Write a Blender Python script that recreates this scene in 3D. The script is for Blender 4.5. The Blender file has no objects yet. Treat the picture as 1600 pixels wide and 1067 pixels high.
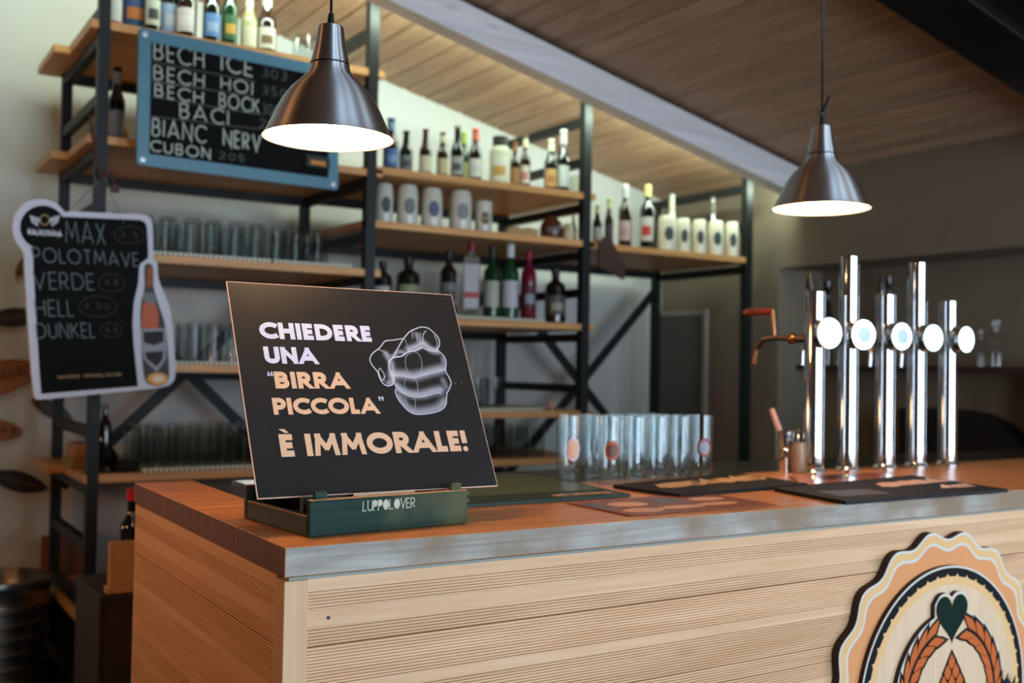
import bpy, math, random
import numpy as np
from mathutils import Vector, Matrix
random.seed(7)
PI = math.pi
scn = bpy.context.scene
COL = scn.collection

# ------------------------------------------------------------------ camera
def _basis():
    c = np.array([800, 533.5]); v1 = np.array([3420, 620.]); v2 = np.array([-250, 555.])
    f = math.sqrt(-(v1-c) @ (v2-c))
    n = lambda v: v/np.linalg.norm(v)
    X = n(np.array([*(v1-c), f])); Y = n(np.array([*(v2-c), f])); Y = n(Y-X*(X@Y)); Z = np.cross(X, Y)
    if Z[1] > 0: Z = -Z
    return f, np.stack([X, Y, Z])
FPX, MW = _basis()
EYE = np.array([0, 0, 1.388])
cam = bpy.data.cameras.new('camera'); camo = bpy.data.objects.new('camera', cam); COL.objects.link(camo)
cam.sensor_width = 36; cam.lens = FPX/1600*36
r_, u_, b_ = MW[:, 0], -MW[:, 1], -MW[:, 2]
camo.matrix_world = Matrix(((r_[0], u_[0], b_[0], EYE[0]), (r_[1], u_[1], b_[1], EYE[1]), (r_[2], u_[2], b_[2], EYE[2]), (0, 0, 0, 1)))
cam.dof.use_dof = True; cam.dof.focus_distance = 1.83; cam.dof.aperture_fstop = 3.1
cam.clip_start = .05
scn.camera = camo
scn.view_settings.view_transform = 'Standard'; scn.view_settings.look = 'None'
scn.view_settings.gamma = 1; scn.view_settings.use_curve_mapping = False
scn.view_settings.exposure = 0.6
scn.cycles.max_bounces = 24; scn.cycles.transmission_bounces = 24; scn.cycles.transparent_max_bounces = 64; scn.cycles.glossy_bounces = 8

# ------------------------------------------------------------------ world and lights
w = bpy.data.worlds.new('world'); scn.world = w; w.use_nodes = True
w.node_tree.nodes['Background'].inputs[0].default_value = (.58, .62, .64, 1)
w.node_tree.nodes['Background'].inputs[1].default_value = .13
def light(name, kind, loc, energy, color, rot=None, size=None, size_y=None, to=None, spot=None):
    l = bpy.data.lights.new(name, kind); l.energy = energy; l.color = color
    o = bpy.data.objects.new(name, l); COL.objects.link(o); o.location = loc
    if kind == 'AREA':
        l.shape = 'RECTANGLE'; l.size = size; l.size_y = size_y or size
    elif size: l.shadow_soft_size = size
    if to is not None:
        d = Vector(to)-Vector(loc); o.rotation_euler = d.to_track_quat('-Z', 'Y').to_euler()
    return o
DAY = (.66, .82, 1.0); WARM = (1.0, .56, .27)
light('window_light_1', 'AREA', (1.0, -2.7, 1.40), 74, DAY, size=1.2, size_y=2.5, to=(1.0, 3, 1.40))
light('window_light_2', 'AREA', (2.85, -2.7, 1.40), 74, DAY, size=1.1, size_y=2.5, to=(2.6, 3, 1.40))
light('window_light_3', 'AREA', (4.25, -.7, 1.4), 34, DAY, size=.8, size_y=2.2, to=(0.5, 1.2, 1.4))
light('led_strip_light', 'AREA', (2.25, 3.995, 2.816), 24, (.82, 1.0, .86), size=4.1, size_y=.04).rotation_euler = (math.radians(80), math.atan(.2308), 0)
light('room_lamp_1', 'POINT', (-.75, 2.3, 1.55), 17, (1.0, .42, .15), size=.09)
light('room_lamp_2', 'POINT', (-0.55, 3.5, 1.15), 5, WARM, size=.09)
light('room_lamp_3', 'POINT', (2.9, .2, 2.3), 3, (1.0, .7, .45), size=.09)
LAMP_E = 30

# ------------------------------------------------------------------ helpers
def ray(px, py): return MW @ np.array([px-800, py-533.5, FPX])
def aty(px, py, y): r = ray(px, py); return EYE+r*(y/r[1])
def atx(px, py, x): r = ray(px, py); return EYE+r*(x/r[0])
def atz(px, py, z): r = ray(px, py); return EYE+r*((z-EYE[2])/r[2])

class MB:
    def __init__(s): s.v = []; s.f = []; s.sm = []
    def add(s, vs, fs, smooth=False):
        n = len(s.v); s.v += [tuple(float(c) for c in v) for v in vs]; s.f += [tuple(i+n for i in f) for f in fs]; s.sm += [smooth]*len(fs); return s
    def box(s, x0, x1, y0, y1, z0, z1, ch=0):
        if ch:
            a = ch; P = []
            for z, e in ((z0, a), (z0+a, 0), (z1-a, 0), (z1, a)):
                X0, X1, Y0, Y1 = x0+e, x1-e, y0+e, y1-e
                if e == 0:
                    P += [(X0+a, Y0, z), (X1-a, Y0, z), (X1, Y0+a, z), (X1, Y1-a, z), (X1-a, Y1, z), (X0+a, Y1, z), (X0, Y1-a, z), (X0, Y0+a, z)]
                else:
                    P += [(X0, Y0, z), (X1, Y0, z), (X1, Y0, z), (X1, Y1, z), (X1, Y1, z), (X0, Y1, z), (X0, Y1, z), (X0, Y0, z)]
            F = [tuple(range(7, -1, -1)), tuple(range(24, 32))]
            for k in range(3):
                for i in range(8): j = (i+1) % 8; F.append((k*8+i, k*8+j, k*8+8+j, k*8+8+i))
            return s.add(P, F)
        return s.add([(x0, y0, z0), (x1, y0, z0), (x1, y1, z0), (x0, y1, z0), (x0, y0, z1), (x1, y0, z1), (x1, y1, z1), (x0, y1, z1)],
                     [(3, 2, 1, 0), (4, 5, 6, 7), (0, 1, 5, 4), (1, 2, 6, 5), (2, 3, 7, 6), (3, 0, 4, 7)])
    def lathe(s, prof, seg=20, c=(0, 0, 0), smooth=True, a0=0, a1=2*PI, axis='z'):
        full = abs(a1-a0-2*PI) < 1e-6; n = seg if full else seg+1; P = []
        for r, z in prof:
            for i in range(n):
                a = a0+(a1-a0)*i/seg; p = (r*math.cos(a), r*math.sin(a), z)
                if axis == 'y': p = (p[0], p[2], p[1])
                if axis == 'x': p = (p[2], p[0], p[1])
                P.append((c[0]+p[0], c[1]+p[1], c[2]+p[2]))
        F = []
        for k in range(len(prof)-1):
            for i in range(seg):
                j = (i+1) % n if full else i+1
                q = (k*n+i, k*n+j, (k+1)*n+j, (k+1)*n+i)
                F.append(q if axis != 'y' else q[::-1])
        return s.add(P, F, smooth)
    def tube(s, p0, p1, r, seg=12, r1=None, caps=True):
        p0 = Vector(p0); p1 = Vector(p1); d = (p1-p0); L = d.length; q = d.to_track_quat('Z', 'Y'); r1 = r if r1 is None else r1
        P = []
        for rr, z in ((r, 0), (r1, L)):
            for i in range(seg): a = 2*PI*i/seg; P.append(p0+q@Vector((rr*math.cos(a), rr*math.sin(a), z)))
        s.add(P, [(i, (i+1) % seg, seg+(i+1) % seg, seg+i) for i in range(seg)], True)
        if caps: s.add(P, [tuple(range(seg-1, -1, -1)), tuple(range(seg, 2*seg))])
        return s
    def path(s, pts, r, seg=8):
        for a, b in zip(pts, pts[1:]): s.tube(a, b, r, seg)
        for p in pts[1:-1]: s.ball(p, r, 6)
        return s
    def ball(s, c, r, seg=12, sz=1):
        return s.lathe([(r*math.sin(PI*i/seg)+1e-6, -r*sz*math.cos(PI*i/seg)) for i in range(seg+1)], seg*2, c)
    def prism(s, poly, d0, d1, plane='xz'):
        n = len(poly)
        f = {'xz': lambda p, d: (p[0], d, p[1]), 'xy': lambda p, d: (p[0], p[1], d), 'yz': lambda p, d: (d, p[0], p[1])}[plane]
        return s.add([f(p, d0) for p in poly]+[f(p, d1) for p in poly],
                     [tuple(range(n)), tuple(range(2*n-1, n-1, -1))]+[(i, n+i, n+(i+1) % n, (i+1) % n) for i in range(n)])
    def bar(s, a, b, wd, dp, plane='xz'):          # straight flat bar from a to b, wd in plane, dp along normal
        a = Vector(a); b = Vector(b); d = (b-a).normalized()
        nn = {'xz': Vector((0, 1, 0)), 'yz': Vector((1, 0, 0)), 'xy': Vector((0, 0, 1))}[plane]
        t = d.cross(nn).normalized()*(wd/2); q = nn*(dp/2)
        P = [a-t-q, a+t-q, a+t+q, a-t+q, b-t-q, b+t-q, b+t+q, b-t+q]
        return s.add(P, [(3, 2, 1, 0), (4, 5, 6, 7), (0, 1, 5, 4), (1, 2, 6, 5), (2, 3, 7, 6), (3, 0, 4, 7)])
    def build(s, name, mat, parent=None, kind=None, label=None, loc=None):
        me = bpy.data.meshes.new(name); me.from_pydata(s.v, [], s.f); me.polygons.foreach_set('use_smooth', s.sm)
        import bmesh
        bm = bmesh.new(); bm.from_mesh(me); bmesh.ops.remove_doubles(bm, verts=bm.verts, dist=1e-6)
        if not getattr(s, 'flat', False): bmesh.ops.recalc_face_normals(bm, faces=bm.faces)
        for e in bm.edges:
            if len(e.link_faces) == 2 and e.calc_face_angle(0) > .55: e.smooth = False
        bm.to_mesh(me); bm.free()
        me.materials.append(mat); o = bpy.data.objects.new(name, me); COL.objects.link(o)
        if parent: o.parent = parent
        if loc: o.location = loc
        if kind: o['kind'] = kind
        if label: o['label'] = label
        return o

def thing(name, label, cat, loc=(0, 0, 0), rz=0, group=None):
    o = bpy.data.objects.new(name, None); COL.objects.link(o); o.location = loc; o.rotation_euler = (0, 0, rz)
    o.empty_display_size = .05; o['label'] = label; o['category'] = cat
    if group: o['group'] = group
    return o
def tag(o, label, cat, group=None):
    o['label'] = label; o['category'] = cat
    if group: o['group'] = group
    return o
def kids(o): return KIDS.get(o.name, [])
def dup(root, loc, rz=0, label=None, group=None):
    r = root.copy(); COL.objects.link(r); r.location = loc; r.rotation_euler = (0, 0, rz)
    if label: r['label'] = label
    if group: r['group'] = group
    for ch in root.children:
        c = ch.copy(); COL.objects.link(c); c.parent = r
        for g in ch.children: d = g.copy(); COL.objects.link(d); d.parent = c
    return r

# ------------------------------------------------------------------ materials
MATS = {}
def lin(c):
    return tuple(((x/12.92) if x <= .04045 else ((x+.055)/1.055)**2.4) for x in (v/255 for v in c))
def mat(name, rgb, rough=.6, metal=0, emit=None, es=0, trans=0, ior=1.45, coat=0, bump=0, bscale=40, var=0, alpha=1, spec=.5, aniso=0):
    if name in MATS: return MATS[name]
    m = bpy.data.materials.new(name); m.use_nodes = True; nt = m.node_tree; p = nt.nodes['Principled BSDF']
    c = lin(rgb)
    p.inputs['Base Color'].default_value = (*c, 1); p.inputs['Roughness'].default_value = rough; p.inputs['Metallic'].default_value = metal
    p.inputs['IOR'].default_value = ior; p.inputs['Transmission Weight'].default_value = trans; p.inputs['Coat Weight'].default_value = coat
    p.inputs['Specular IOR Level'].default_value = spec; p.inputs['Anisotropic'].default_value = aniso
    if emit: p.inputs['Emission Color'].default_value = (*lin(emit), 1); p.inputs['Emission Strength'].default_value = es
    if bump or var:
        tc = nt.nodes.new('ShaderNodeTexCoord'); no = nt.nodes.new('ShaderNodeTexNoise'); no.inputs['Scale'].default_value = bscale; no.inputs['Detail'].default_value = 6
        nt.links.new(tc.outputs['Object'], no.inputs['Vector'])
        if bump:
            b = nt.nodes.new('ShaderNodeBump'); b.inputs['Strength'].default_value = bump; b.inputs['Distance'].default_value = .01
            nt.links.new(no.outputs['Fac'], b.inputs['Height']); nt.links.new(b.outputs['Normal'], p.inputs['Normal'])
        if var:
            no2 = nt.nodes.new('ShaderNodeTexNoise'); no2.inputs['Scale'].default_value = bscale/5; no2.inputs['Detail'].default_value = 4
            nt.links.new(tc.outputs['Object'], no2.inputs['Vector'])
            mx = nt.nodes.new('ShaderNodeMix'); mx.data_type = 'RGBA'
            mx.inputs[6].default_value = (*[v*(1-var) for v in c], 1); mx.inputs[7].default_value = (*[min(1, v*(1+var)) for v in c], 1)
            nt.links.new(no2.outputs['Fac'], mx.inputs[0]); nt.links.new(mx.outputs[2], p.inputs['Base Color'])
    MATS[name] = m; return m
def wood(name, c1, c2, axis='x', rough=.5, scale=1.0, rnd=.25, coat=0, knots=0, bump=.15, c3=None, spec=.4):
    if name in MATS: return MATS[name]
    m = bpy.data.materials.new(name); m.use_nodes = True; nt = m.node_tree; N = nt.nodes; L = nt.links; p = N['Principled BSDF']
    tc = N.new('ShaderNodeTexCoord'); mp = N.new('ShaderNodeMapping'); oi = N.new('ShaderNodeObjectInfo')
    s = {'x': (1.2, 22, 22), 'y': (22, 1.2, 22), 'z': (22, 22, 1.2)}[axis]
    mp.inputs['Scale'].default_value = tuple(k*scale for k in s)
    mu = N.new('ShaderNodeMath'); mu.operation = 'MULTIPLY'; mu.inputs[1].default_value = 37
    L.new(oi.outputs['Random'], mu.inputs[0]); L.new(mu.outputs[0], mp.inputs['Location'])
    L.new(tc.outputs['Object'], mp.inputs['Vector'])
    n1 = N.new('ShaderNodeTexNoise'); n1.inputs['Scale'].default_value = 1.6; n1.inputs['Detail'].default_value = 8; n1.inputs['Roughness'].default_value = .62; n1.inputs['Distortion'].default_value = .8
    L.new(mp.outputs[0], n1.inputs['Vector'])
    cr = N.new('ShaderNodeValToRGB'); cr.color_ramp.elements[0].position = .3; cr.color_ramp.elements[1].position = .7
    cr.color_ramp.elements[0].color = (*lin(c1), 1); cr.color_ramp.elements[1].color = (*lin(c2), 1)
    L.new(n1.outputs['Fac'], cr.inputs[0])
    last = cr.outputs[0]
    if c3:
        n3 = N.new('ShaderNodeTexNoise'); n3.inputs['Scale'].default_value = 5; n3.inputs['Detail'].default_value = 5; L.new(tc.outputs['Object'], n3.inputs['Vector'])
        r3 = N.new('ShaderNodeValToRGB'); r3.color_ramp.elements[0].position = .48; r3.color_ramp.elements[1].position = .66; L.new(n3.outputs['Fac'], r3.inputs[0])
        mx = N.new('ShaderNodeMix'); mx.data_type = 'RGBA'; L.new(r3.outputs[0], mx.inputs[0]); L.new(last, mx.inputs[6]); mx.inputs[7].default_value = (*lin(c3), 1); last = mx.outputs[2]
    if knots:
        vo = N.new('ShaderNodeTexVoronoi'); vo.inputs['Scale'].default_value = 1.0; mk = N.new('ShaderNodeMapping')
        mk.inputs['Scale'].default_value = {'x': (2.2, 8, 8), 'y': (8, 2.2, 8), 'z': (8, 8, 2.2)}[axis]
        L.new(mu.outputs[0], mk.inputs['Location']); L.new(tc.outputs['Object'], mk.inputs['Vector']); L.new(mk.outputs[0], vo.inputs['Vector'])
        rk = N.new('ShaderNodeValToRGB'); rk.color_ramp.elements[0].position = .04; rk.color_ramp.elements[1].position = .12
        rk.color_ramp.elements[0].color = (1, 1, 1, 1); rk.color_ramp.elements[1].color = (0, 0, 0, 1); L.new(vo.outputs['Distance'], rk.inputs[0])
        mk2 = N.new('ShaderNodeMath'); mk2.operation = 'MULTIPLY'; mk2.inputs[1].default_value = knots; L.new(rk.outputs[0], mk2.inputs[0])
        mx = N.new('ShaderNodeMix'); mx.data_type = 'RGBA'; L.new(mk2.outputs[0], mx.inputs[0]); L.new(last, mx.inputs[6]); mx.inputs[7].default_value = (*[v*.3 for v in lin(c1)], 1); last = mx.outputs[2]
    if rnd:
        hs = N.new('ShaderNodeHueSaturation'); mr = N.new('ShaderNodeMapRange'); mr.inputs[3].default_value = 1-rnd; mr.inputs[4].default_value = 1+rnd
        L.new(oi.outputs['Random'], mr.inputs[0]); L.new(mr.outputs[0], hs.inputs['Value']); L.new(last, hs.inputs['Color']); last = hs.outputs[0]
    L.new(last, p.inputs['Base Color']); p.inputs['Roughness'].default_value = rough; p.inputs['Coat Weight'].default_value = coat; p.inputs['Coat Roughness'].default_value = .25
    p.inputs['Specular IOR Level'].default_value = spec
    b = N.new('ShaderNodeBump'); b.inputs['Strength'].default_value = bump; b.inputs['Distance'].default_value = .004; L.new(n1.outputs['Fac'], b.inputs['Height']); L.new(b.outputs[0], p.inputs['Normal'])
    MATS[name] = m; return m

STEEL = mat('painted_steel', (24, 27, 26), .5, 0, spec=.35, bump=.05, bscale=60)
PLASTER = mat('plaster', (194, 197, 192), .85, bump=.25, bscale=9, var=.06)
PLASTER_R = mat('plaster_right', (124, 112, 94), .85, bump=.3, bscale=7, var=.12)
PLASTER_F = mat('plaster_front', (186, 186, 184), .85)
CONC = mat('floor_screed', (46, 40, 36), .7, bump=.1, bscale=20, var=.15)
SHELFW = wood('shelf_pine', (176, 122, 68), (222, 168, 106), 'x', .45, rnd=.05)
PLANKW = wood('ceiling_pine', (152, 120, 96), (192, 160, 128), 'y', .55, rnd=.13, knots=.5, bump=.1)
BEAMW = wood('limed_beam', (204, 200, 200), (232, 230, 230), 'x', .5, rnd=0, knots=.35, scale=.5)
TOPW = wood('worktop_wood', (188, 116, 64), (238, 166, 102), 'x', .36, rnd=.1, coat=.15, spec=.4, scale=1.3)
EDGEW = wood('worktop_edge', (138, 132, 124), (186, 180, 170), 'x', .68, rnd=0, scale=1.3, c3=(140, 118, 96), bump=.6, spec=.2)
SIDEW = wood('worktop_end', (84, 44, 28), (120, 66, 42), 'z', .5, rnd=.12, scale=.9)
CLADW = wood('cladding_larch', (204, 158, 114), (224, 184, 144), 'x', .55, rnd=.07, scale=1.2, knots=.3, bump=.1)
CLADS = wood('cladding_larch_side', (206, 160, 116), (226, 184, 142), 'y', .55, rnd=.09, scale=1.2, knots=.6, bump=.1)
POSTW = wood('post_larch', (202, 158, 116), (218, 180, 140), 'z', .55, rnd=0, bump=.1)
def thin_glass(name, tint, k=2.2, lo=.05):
    m = bpy.data.materials.new(name); m.use_nodes = True; nt = m.node_tree; N = nt.nodes; L = nt.links
    N.remove(N['Principled BSDF']); out = N['Material Output']
    tr = N.new('ShaderNodeBsdfTransparent'); tr.inputs[0].default_value = (*tint, 1); gl = N.new('ShaderNodeBsdfGlossy'); gl.inputs['Roughness'].default_value = .03
    l0 = N.new('ShaderNodeLayerWeight'); l0.inputs['Blend'].default_value = .5
    lw = N.new('ShaderNodeMath'); lw.operation = 'POWER'; lw.inputs[1].default_value = 3.5; L.new(l0.outputs['Facing'], lw.inputs[0])
    mu = N.new('ShaderNodeMath'); mu.operation = 'MULTIPLY_ADD'; mu.inputs[1].default_value = k; mu.inputs[2].default_value = lo; mu.use_clamp = True; L.new(lw.outputs[0], mu.inputs[0])
    mx = N.new('ShaderNodeMixShader'); L.new(mu.outputs[0], mx.inputs[0]); L.new(tr.outputs[0], mx.inputs[1]); L.new(gl.outputs[0], mx.inputs[2]); L.new(mx.outputs[0], out.inputs['Surface'])
    MATS[name] = m; return m
GLASS = thin_glass('clear_glass', (.94, .965, .965), .6, .055)
BROWNG = mat('brown_glass', (34, 18, 10), .08, spec=.8, coat=.5)
BLACKG = mat('black_glass', (12, 12, 12), .1, spec=.8, coat=.5)
GREENG = mat('green_glass', (22, 62, 34), .08, trans=.35, spec=.8)
CLEARL = mat('clear_spirit', (205, 212, 200), .03, trans=.85, ior=1.35)
CERAM = mat('cream_stoneware', (214, 210, 186), .35, coat=.3)
CERAMB = mat('grey_white_stoneware', (204, 206, 190), .3, coat=.3)
CHROME = mat('chrome', (225, 228, 230), .06, 1)
COPPER = mat('warm_chrome', (214, 150, 110), .14, 1)
ALU = mat('brushed_aluminium', (188, 194, 200), .42, 1, aniso=.95)
ALU.node_tree.nodes['Principled BSDF'].inputs['Anisotropic Rotation'].default_value = .25
_tg = ALU.node_tree.nodes.new('ShaderNodeTangent'); _tg.direction_type = 'RADIAL'; _tg.axis = 'Z'
ALU.node_tree.links.new(_tg.outputs[0], ALU.node_tree.nodes['Principled BSDF'].inputs['Tangent'])
BLACK = mat('black_plastic', (16, 16, 17), .4)
RUBBER = mat('black_rubber', (14, 14, 15), .75)
WHITE = mat('white_paint', (225, 226, 224), .5)

# ------------------------------------------------------------------ stroke lettering
def arc(cx, cy, rx, ry, a0, a1, n=14):
    return [(cx+rx*math.cos(math.radians(a0+(a1-a0)*i/n)), cy+ry*math.sin(math.radians(a0+(a1-a0)*i/n))) for i in range(n+1)]
def glyphs():
    G = {}
    G['A'] = (.86, [[(0, 0), (.43, 1), (.86, 0)], [(.16, .28), (.70, .28)]])
    G['B'] = (.55, [[(0, 0), (0, 1)], [(0, 1), (.27, 1)]+arc(.27, .76, .21, .24, 90, -90)+[(0, .52)], [(0, .52), (.30, .52)]+arc(.30, .26, .24, .26, 90, -90)+[(0, 0)]])
    G['C'] = (.82, [arc(.5, .5, .5, .5, 45, 315, 22)])
    G['D'] = (.74, [[(0, 0), (0, 1)], [(0, 1), (.26, 1)]+arc(.26, .5, .48, .5, 90, -90, 18)+[(0, 0)]])
    G['E'] = (.46, [[(.46, 1), (0, 1), (0, 0), (.46, 0)], [(0, .5), (.42, .5)]])
    G['F'] = (.46, [[(.46, 1), (0, 1), (0, 0)], [(0, .5), (.42, .5)]])
    G['G'] = (.9, [arc(.5, .5, .5, .5, 45, 350, 22)+[(.98, .48), (.6, .48)]])
    G['H'] = (.62, [[(0, 0), (0, 1)], [(.62, 0), (.62, 1)], [(0, .5), (.62, .5)]])
    G['I'] = (0, [[(0, 0), (0, 1)]])
    G['K'] = (.6, [[(0, 0), (0, 1)], [(.56, 1), (0, .42)], [(.16, .6), (.6, 0)]])
    G['L'] = (.42, [[(0, 1), (0, 0), (.42, 0)]])
    G['M'] = (.9, [[(0, 0), (.1, 1), (.45, .25), (.8, 1), (.9, 0)]])
    G['N'] = (.68, [[(0, 0), (0, 1), (.68, 0), (.68, 1)]])
    G['O'] = (1.0, [arc(.5, .5, .5, .5, 90, 450, 28)])
    G['P'] = (.5, [[(0, 0), (0, 1)], [(0, 1), (.24, 1)]+arc(.24, .7, .26, .3, 90, -90)+[(0, .4)]])
    G['R'] = (.56, [[(0, 0), (0, 1)], [(0, 1), (.24, 1)]+arc(.24, .72, .25, .28, 90, -90)+[(0, .44)], [(.2, .44), (.52, 0)]])
    G['S'] = (.5, [arc(.26, .75, .22, .25, 30, 250, 10)+arc(.24, .26, .25, .26, 80, -150, 10)])
    G['T'] = (.6, [[(0, 1), (.6, 1)], [(.3, 1), (.3, 0)]])
    G['U'] = (.62, [[(0, 1), (0, .31)]+arc(.31, .31, .31, .31, 180, 360, 12)+[(.62, 1)]])
    G['V'] = (.76, [[(0, 1), (.38, 0), (.76, 1)]])
    G['W'] = (1.1, [[(0, 1), (.25, 0), (.55, .9), (.85, 0), (1.1, 1)]])
    G['X'] = (.66, [[(0, 0), (.66, 1)], [(0, 1), (.66, 0)]])
    G['Y'] = (.66, [[(0, 1), (.33, .5), (.66, 1)], [(.33, .5), (.33, 0)]])
    G['Z'] = (.6, [[(0, 1), (.6, 1), (0, 0), (.6, 0)]])
    G['0'] = (.55, [arc(.27, .5, .27, .5, 90, 450, 18)])
    G['1'] = (.2, [[(0, .8), (.2, 1), (.2, 0)]])
    G['2'] = (.5, [arc(.25, .74, .25, .26, 170, -30, 8)+[(0, 0), (.5, 0)]])
    G['3'] = (.5, [arc(.22, .76, .24, .24, 130, -90, 8)+arc(.22, .26, .27, .26, 90, -140, 8)])
    G['4'] = (.5, [[(.4, 0), (.4, 1), (0, .3), (.5, .3)]])
    G['5'] = (.5, [[(.45, 1), (.05, 1), (.03, .56)]+arc(.22, .3, .26, .3, 110, -140, 8)])
    G['8'] = (.5, [arc(.25, .76, .2, .24, 90, 450, 12), arc(.25, .26, .25, .26, 90, 450, 12)])
    G['-'] = (.4, [[(0, .5), (.4, .5)]]); G['.'] = (.05, [[(0, 0), (.05, 0)]])
    G[','] = (.06, [[(.05, .06), (0, -.12)]])
    return G
GL = glyphs()
def ribbon(mb, pts, t, f, clamp=None):
    pts = [p for i, p in enumerate(pts) if i == 0 or math.dist(p, pts[i-1]) > 1e-5]
    n = len(pts); closed = n > 3 and math.dist(pts[0], pts[-1]) < 1e-6
    L = []; R = []
    for i in range(n):
        a = pts[i-1] if i > 0 else (pts[-2] if closed else None); b = pts[i+1] if i < n-1 else (pts[1] if closed else None); p = pts[i]
        d1 = Vector((p[0]-a[0], p[1]-a[1])).normalized() if a else None
        d2 = Vector((b[0]-p[0], b[1]-p[1])).normalized() if b else None
        if d1 is None: d1 = d2
        if d2 is None: d2 = d1
        n1 = Vector((-d1.y, d1.x)); n2 = Vector((-d2.y, d2.x)); m = (n1+n2)
        if m.length < .2: m = n1
        m.normalize(); k = min(1/max(m.dot(n1), .28), 3.2); o = m*(t/2*k)
        L.append((p[0]+o.x, p[1]+o.y)); R.append((p[0]-o.x, p[1]-o.y))
    if clamp:
        L = [(x, min(max(y, clamp[0]), clamp[1])) for x, y in L]; R = [(x, min(max(y, clamp[0]), clamp[1])) for x, y in R]
    V = [f(*p) for p in L]+[f(*p) for p in R]
    mb.add(V, [(i, i+1, n+i+1, n+i) for i in range(n-1)])
def clip_y(P, y0, y1):
    for lim, sg in ((y0, 1), (y1, -1)):
        Q = []
        for i in range(len(P)):
            a, c = P[i-1], P[i]; ia, ic = (a[1]-lim)*sg >= -1e-9, (c[1]-lim)*sg >= -1e-9
            if ia != ic: t = (lim-a[1])/(c[1]-a[1]); Q.append((a[0]+(c[0]-a[0])*t, lim))
            if ic: Q.append(c)
        P = Q
        if len(P) < 3: return []
    return P
def clip_x(P, x0, x1): return [(b, a) for a, b in clip_y([(b, a) for a, b in P], x0, x1)]
def bold_stroke(mb, pts, t, f, y0, y1, xr, kk):
    if len(pts) > 6:                     # curved stroke: ribbon, its ends run out to the cap lines
        P = list(pts)
        for e, q in ((0, 1), (-1, -2)):
            if abs(P[e][0]-P[q][0]) < 1e-6: P[e] = (P[e][0], P[e][1]+math.copysign(t/2, P[e][1]-P[q][1]))
        ribbon(mb, P, t, f, (y0, y1)); return
    n = len(pts)
    for i in range(n-1):
        a = Vector(pts[i]); c = Vector(pts[i+1]); d = (c-a).normalized(); diag = min(abs(d.x), abs(d.y)) > .05; nn = Vector((-d.y, d.x))*(t/2*(.86 if diag else 1))
        lim = lambda p: abs(p.y-(y0+t/2)) < t*.1 or abs(p.y-(y1-t/2)) < t*.1
        ea = t if (diag and lim(a)) else (t/2 if (lim(a) and abs(d.x) < .05) or i > 0 else 0)
        ec = t if (diag and lim(c)) else (t/2 if (lim(c) and abs(d.x) < .05) or i < n-2 else 0)
        if diag and not lim(a): ea = t*.2
        if diag and not lim(c): ec = t*.2
        je = (t/2)*(1-.86*abs(d.x))/abs(d.y) if diag else 0
        for jn, q, first in ((i > 0, a, True), (i < n-2, c, False)):
            if diag and jn and lim(q):
                if first: ea = je
                else: ec = je
                if not first:
                    hw = t/2*.86*abs(d.y)+je*abs(d.x)*.0+t*.12; up = 1 if q.y > (y0+y1)/2 else -1
                    kk[0] = kk[0] % 9+1
                    mb.add([f(*p) for p in ((q.x-hw, q.y-up*t*.1), (q.x+hw, q.y-up*t*.1), (q.x+hw*.9, q.y+up*t/2), (q.x-hw*.9, q.y+up*t/2))], [(0, 1, 2, 3)])
        a2 = a-d*ea; c2 = c+d*ec
        P = clip_y([tuple(a2-nn), tuple(c2-nn), tuple(c2+nn), tuple(a2+nn)], y0, y1)
        if xr and P: P = clip_x(P, *xr)
        kk[0] = kk[0] % 9+1
        if P: mb.add([f(*p) for p in P], [tuple(range(len(P)))])
def text_at(mb, s, x, y, h, wid, t, f, gap=.28, shear=0, jit=0, bold=True, aspect=1.0, rng=None):
    """stroke text: baseline (x,y), cap height h, scaled to width wid; f maps (u,v) to 3-D"""
    rng = rng or random
    o0 = Vector(f(0, 0)); nrm = (Vector(f(1, 0))-o0).cross(Vector(f(0, 1))-o0).normalized()
    f0 = f; kk = [0]
    f = lambda u, v: tuple(Vector(f0(u, v))+nrm*(kk[0]*2.5e-5))
    tt = t/h; cur = 0; out = []
    for ch in s:
        if ch == ' ': cur += .45; continue
        wd, st = GL[ch]; wd = wd*aspect
        for pl in st: out.append(([(cur+px*aspect+tt/2, tt/2+py*(1-tt)) for px, py in pl], (cur, cur+wd+tt) if ch in 'NXK' else None))
        cur += wd+tt*(.6 if ch in 'EFLC' else 1)+gap
    cur -= gap; kx = wid/(cur*h) if wid else 1
    for pl, xr in out:
        P = [(x+(px*kx+shear*py)*h+rng.uniform(-jit, jit)*h, y+py*h+rng.uniform(-jit, jit)*h) for px, py in pl]
        kk[0] = kk[0] % 6+1
        if bold: bold_stroke(mb, P, t, f, y, y+h, (x+(xr[0]*kx)*h-(1-kx)*t/2, x+xr[1]*kx*h+(1-kx)*t/2) if xr else None, kk)
        else: ribbon(mb, P, t, f, None)

# ------------------------------------------------------------------ the setting
SL = .2308; Z0 = 3.454; YW = 5.12; XW = 4.344
zc = lambda x: Z0-SL*x
fl = MB().box(-3.2, 5.0, -3.2, 5.3, -.1, 0).build('floor', CONC, kind='structure')
MB().box(-3.2, 5.0, YW, YW+.15, 0, 4.4).build('wall_back', PLASTER, kind='structure')
NY, NZ = 4.137, 1.957
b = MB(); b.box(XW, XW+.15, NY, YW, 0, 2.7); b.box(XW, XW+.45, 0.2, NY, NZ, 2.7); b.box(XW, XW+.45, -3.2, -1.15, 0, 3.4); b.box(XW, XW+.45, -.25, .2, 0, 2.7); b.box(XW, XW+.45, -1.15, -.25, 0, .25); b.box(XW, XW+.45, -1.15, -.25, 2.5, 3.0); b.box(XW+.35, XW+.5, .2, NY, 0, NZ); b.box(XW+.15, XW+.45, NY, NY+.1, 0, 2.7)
b.build('wall_right', PLASTER_R, kind='structure')
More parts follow.
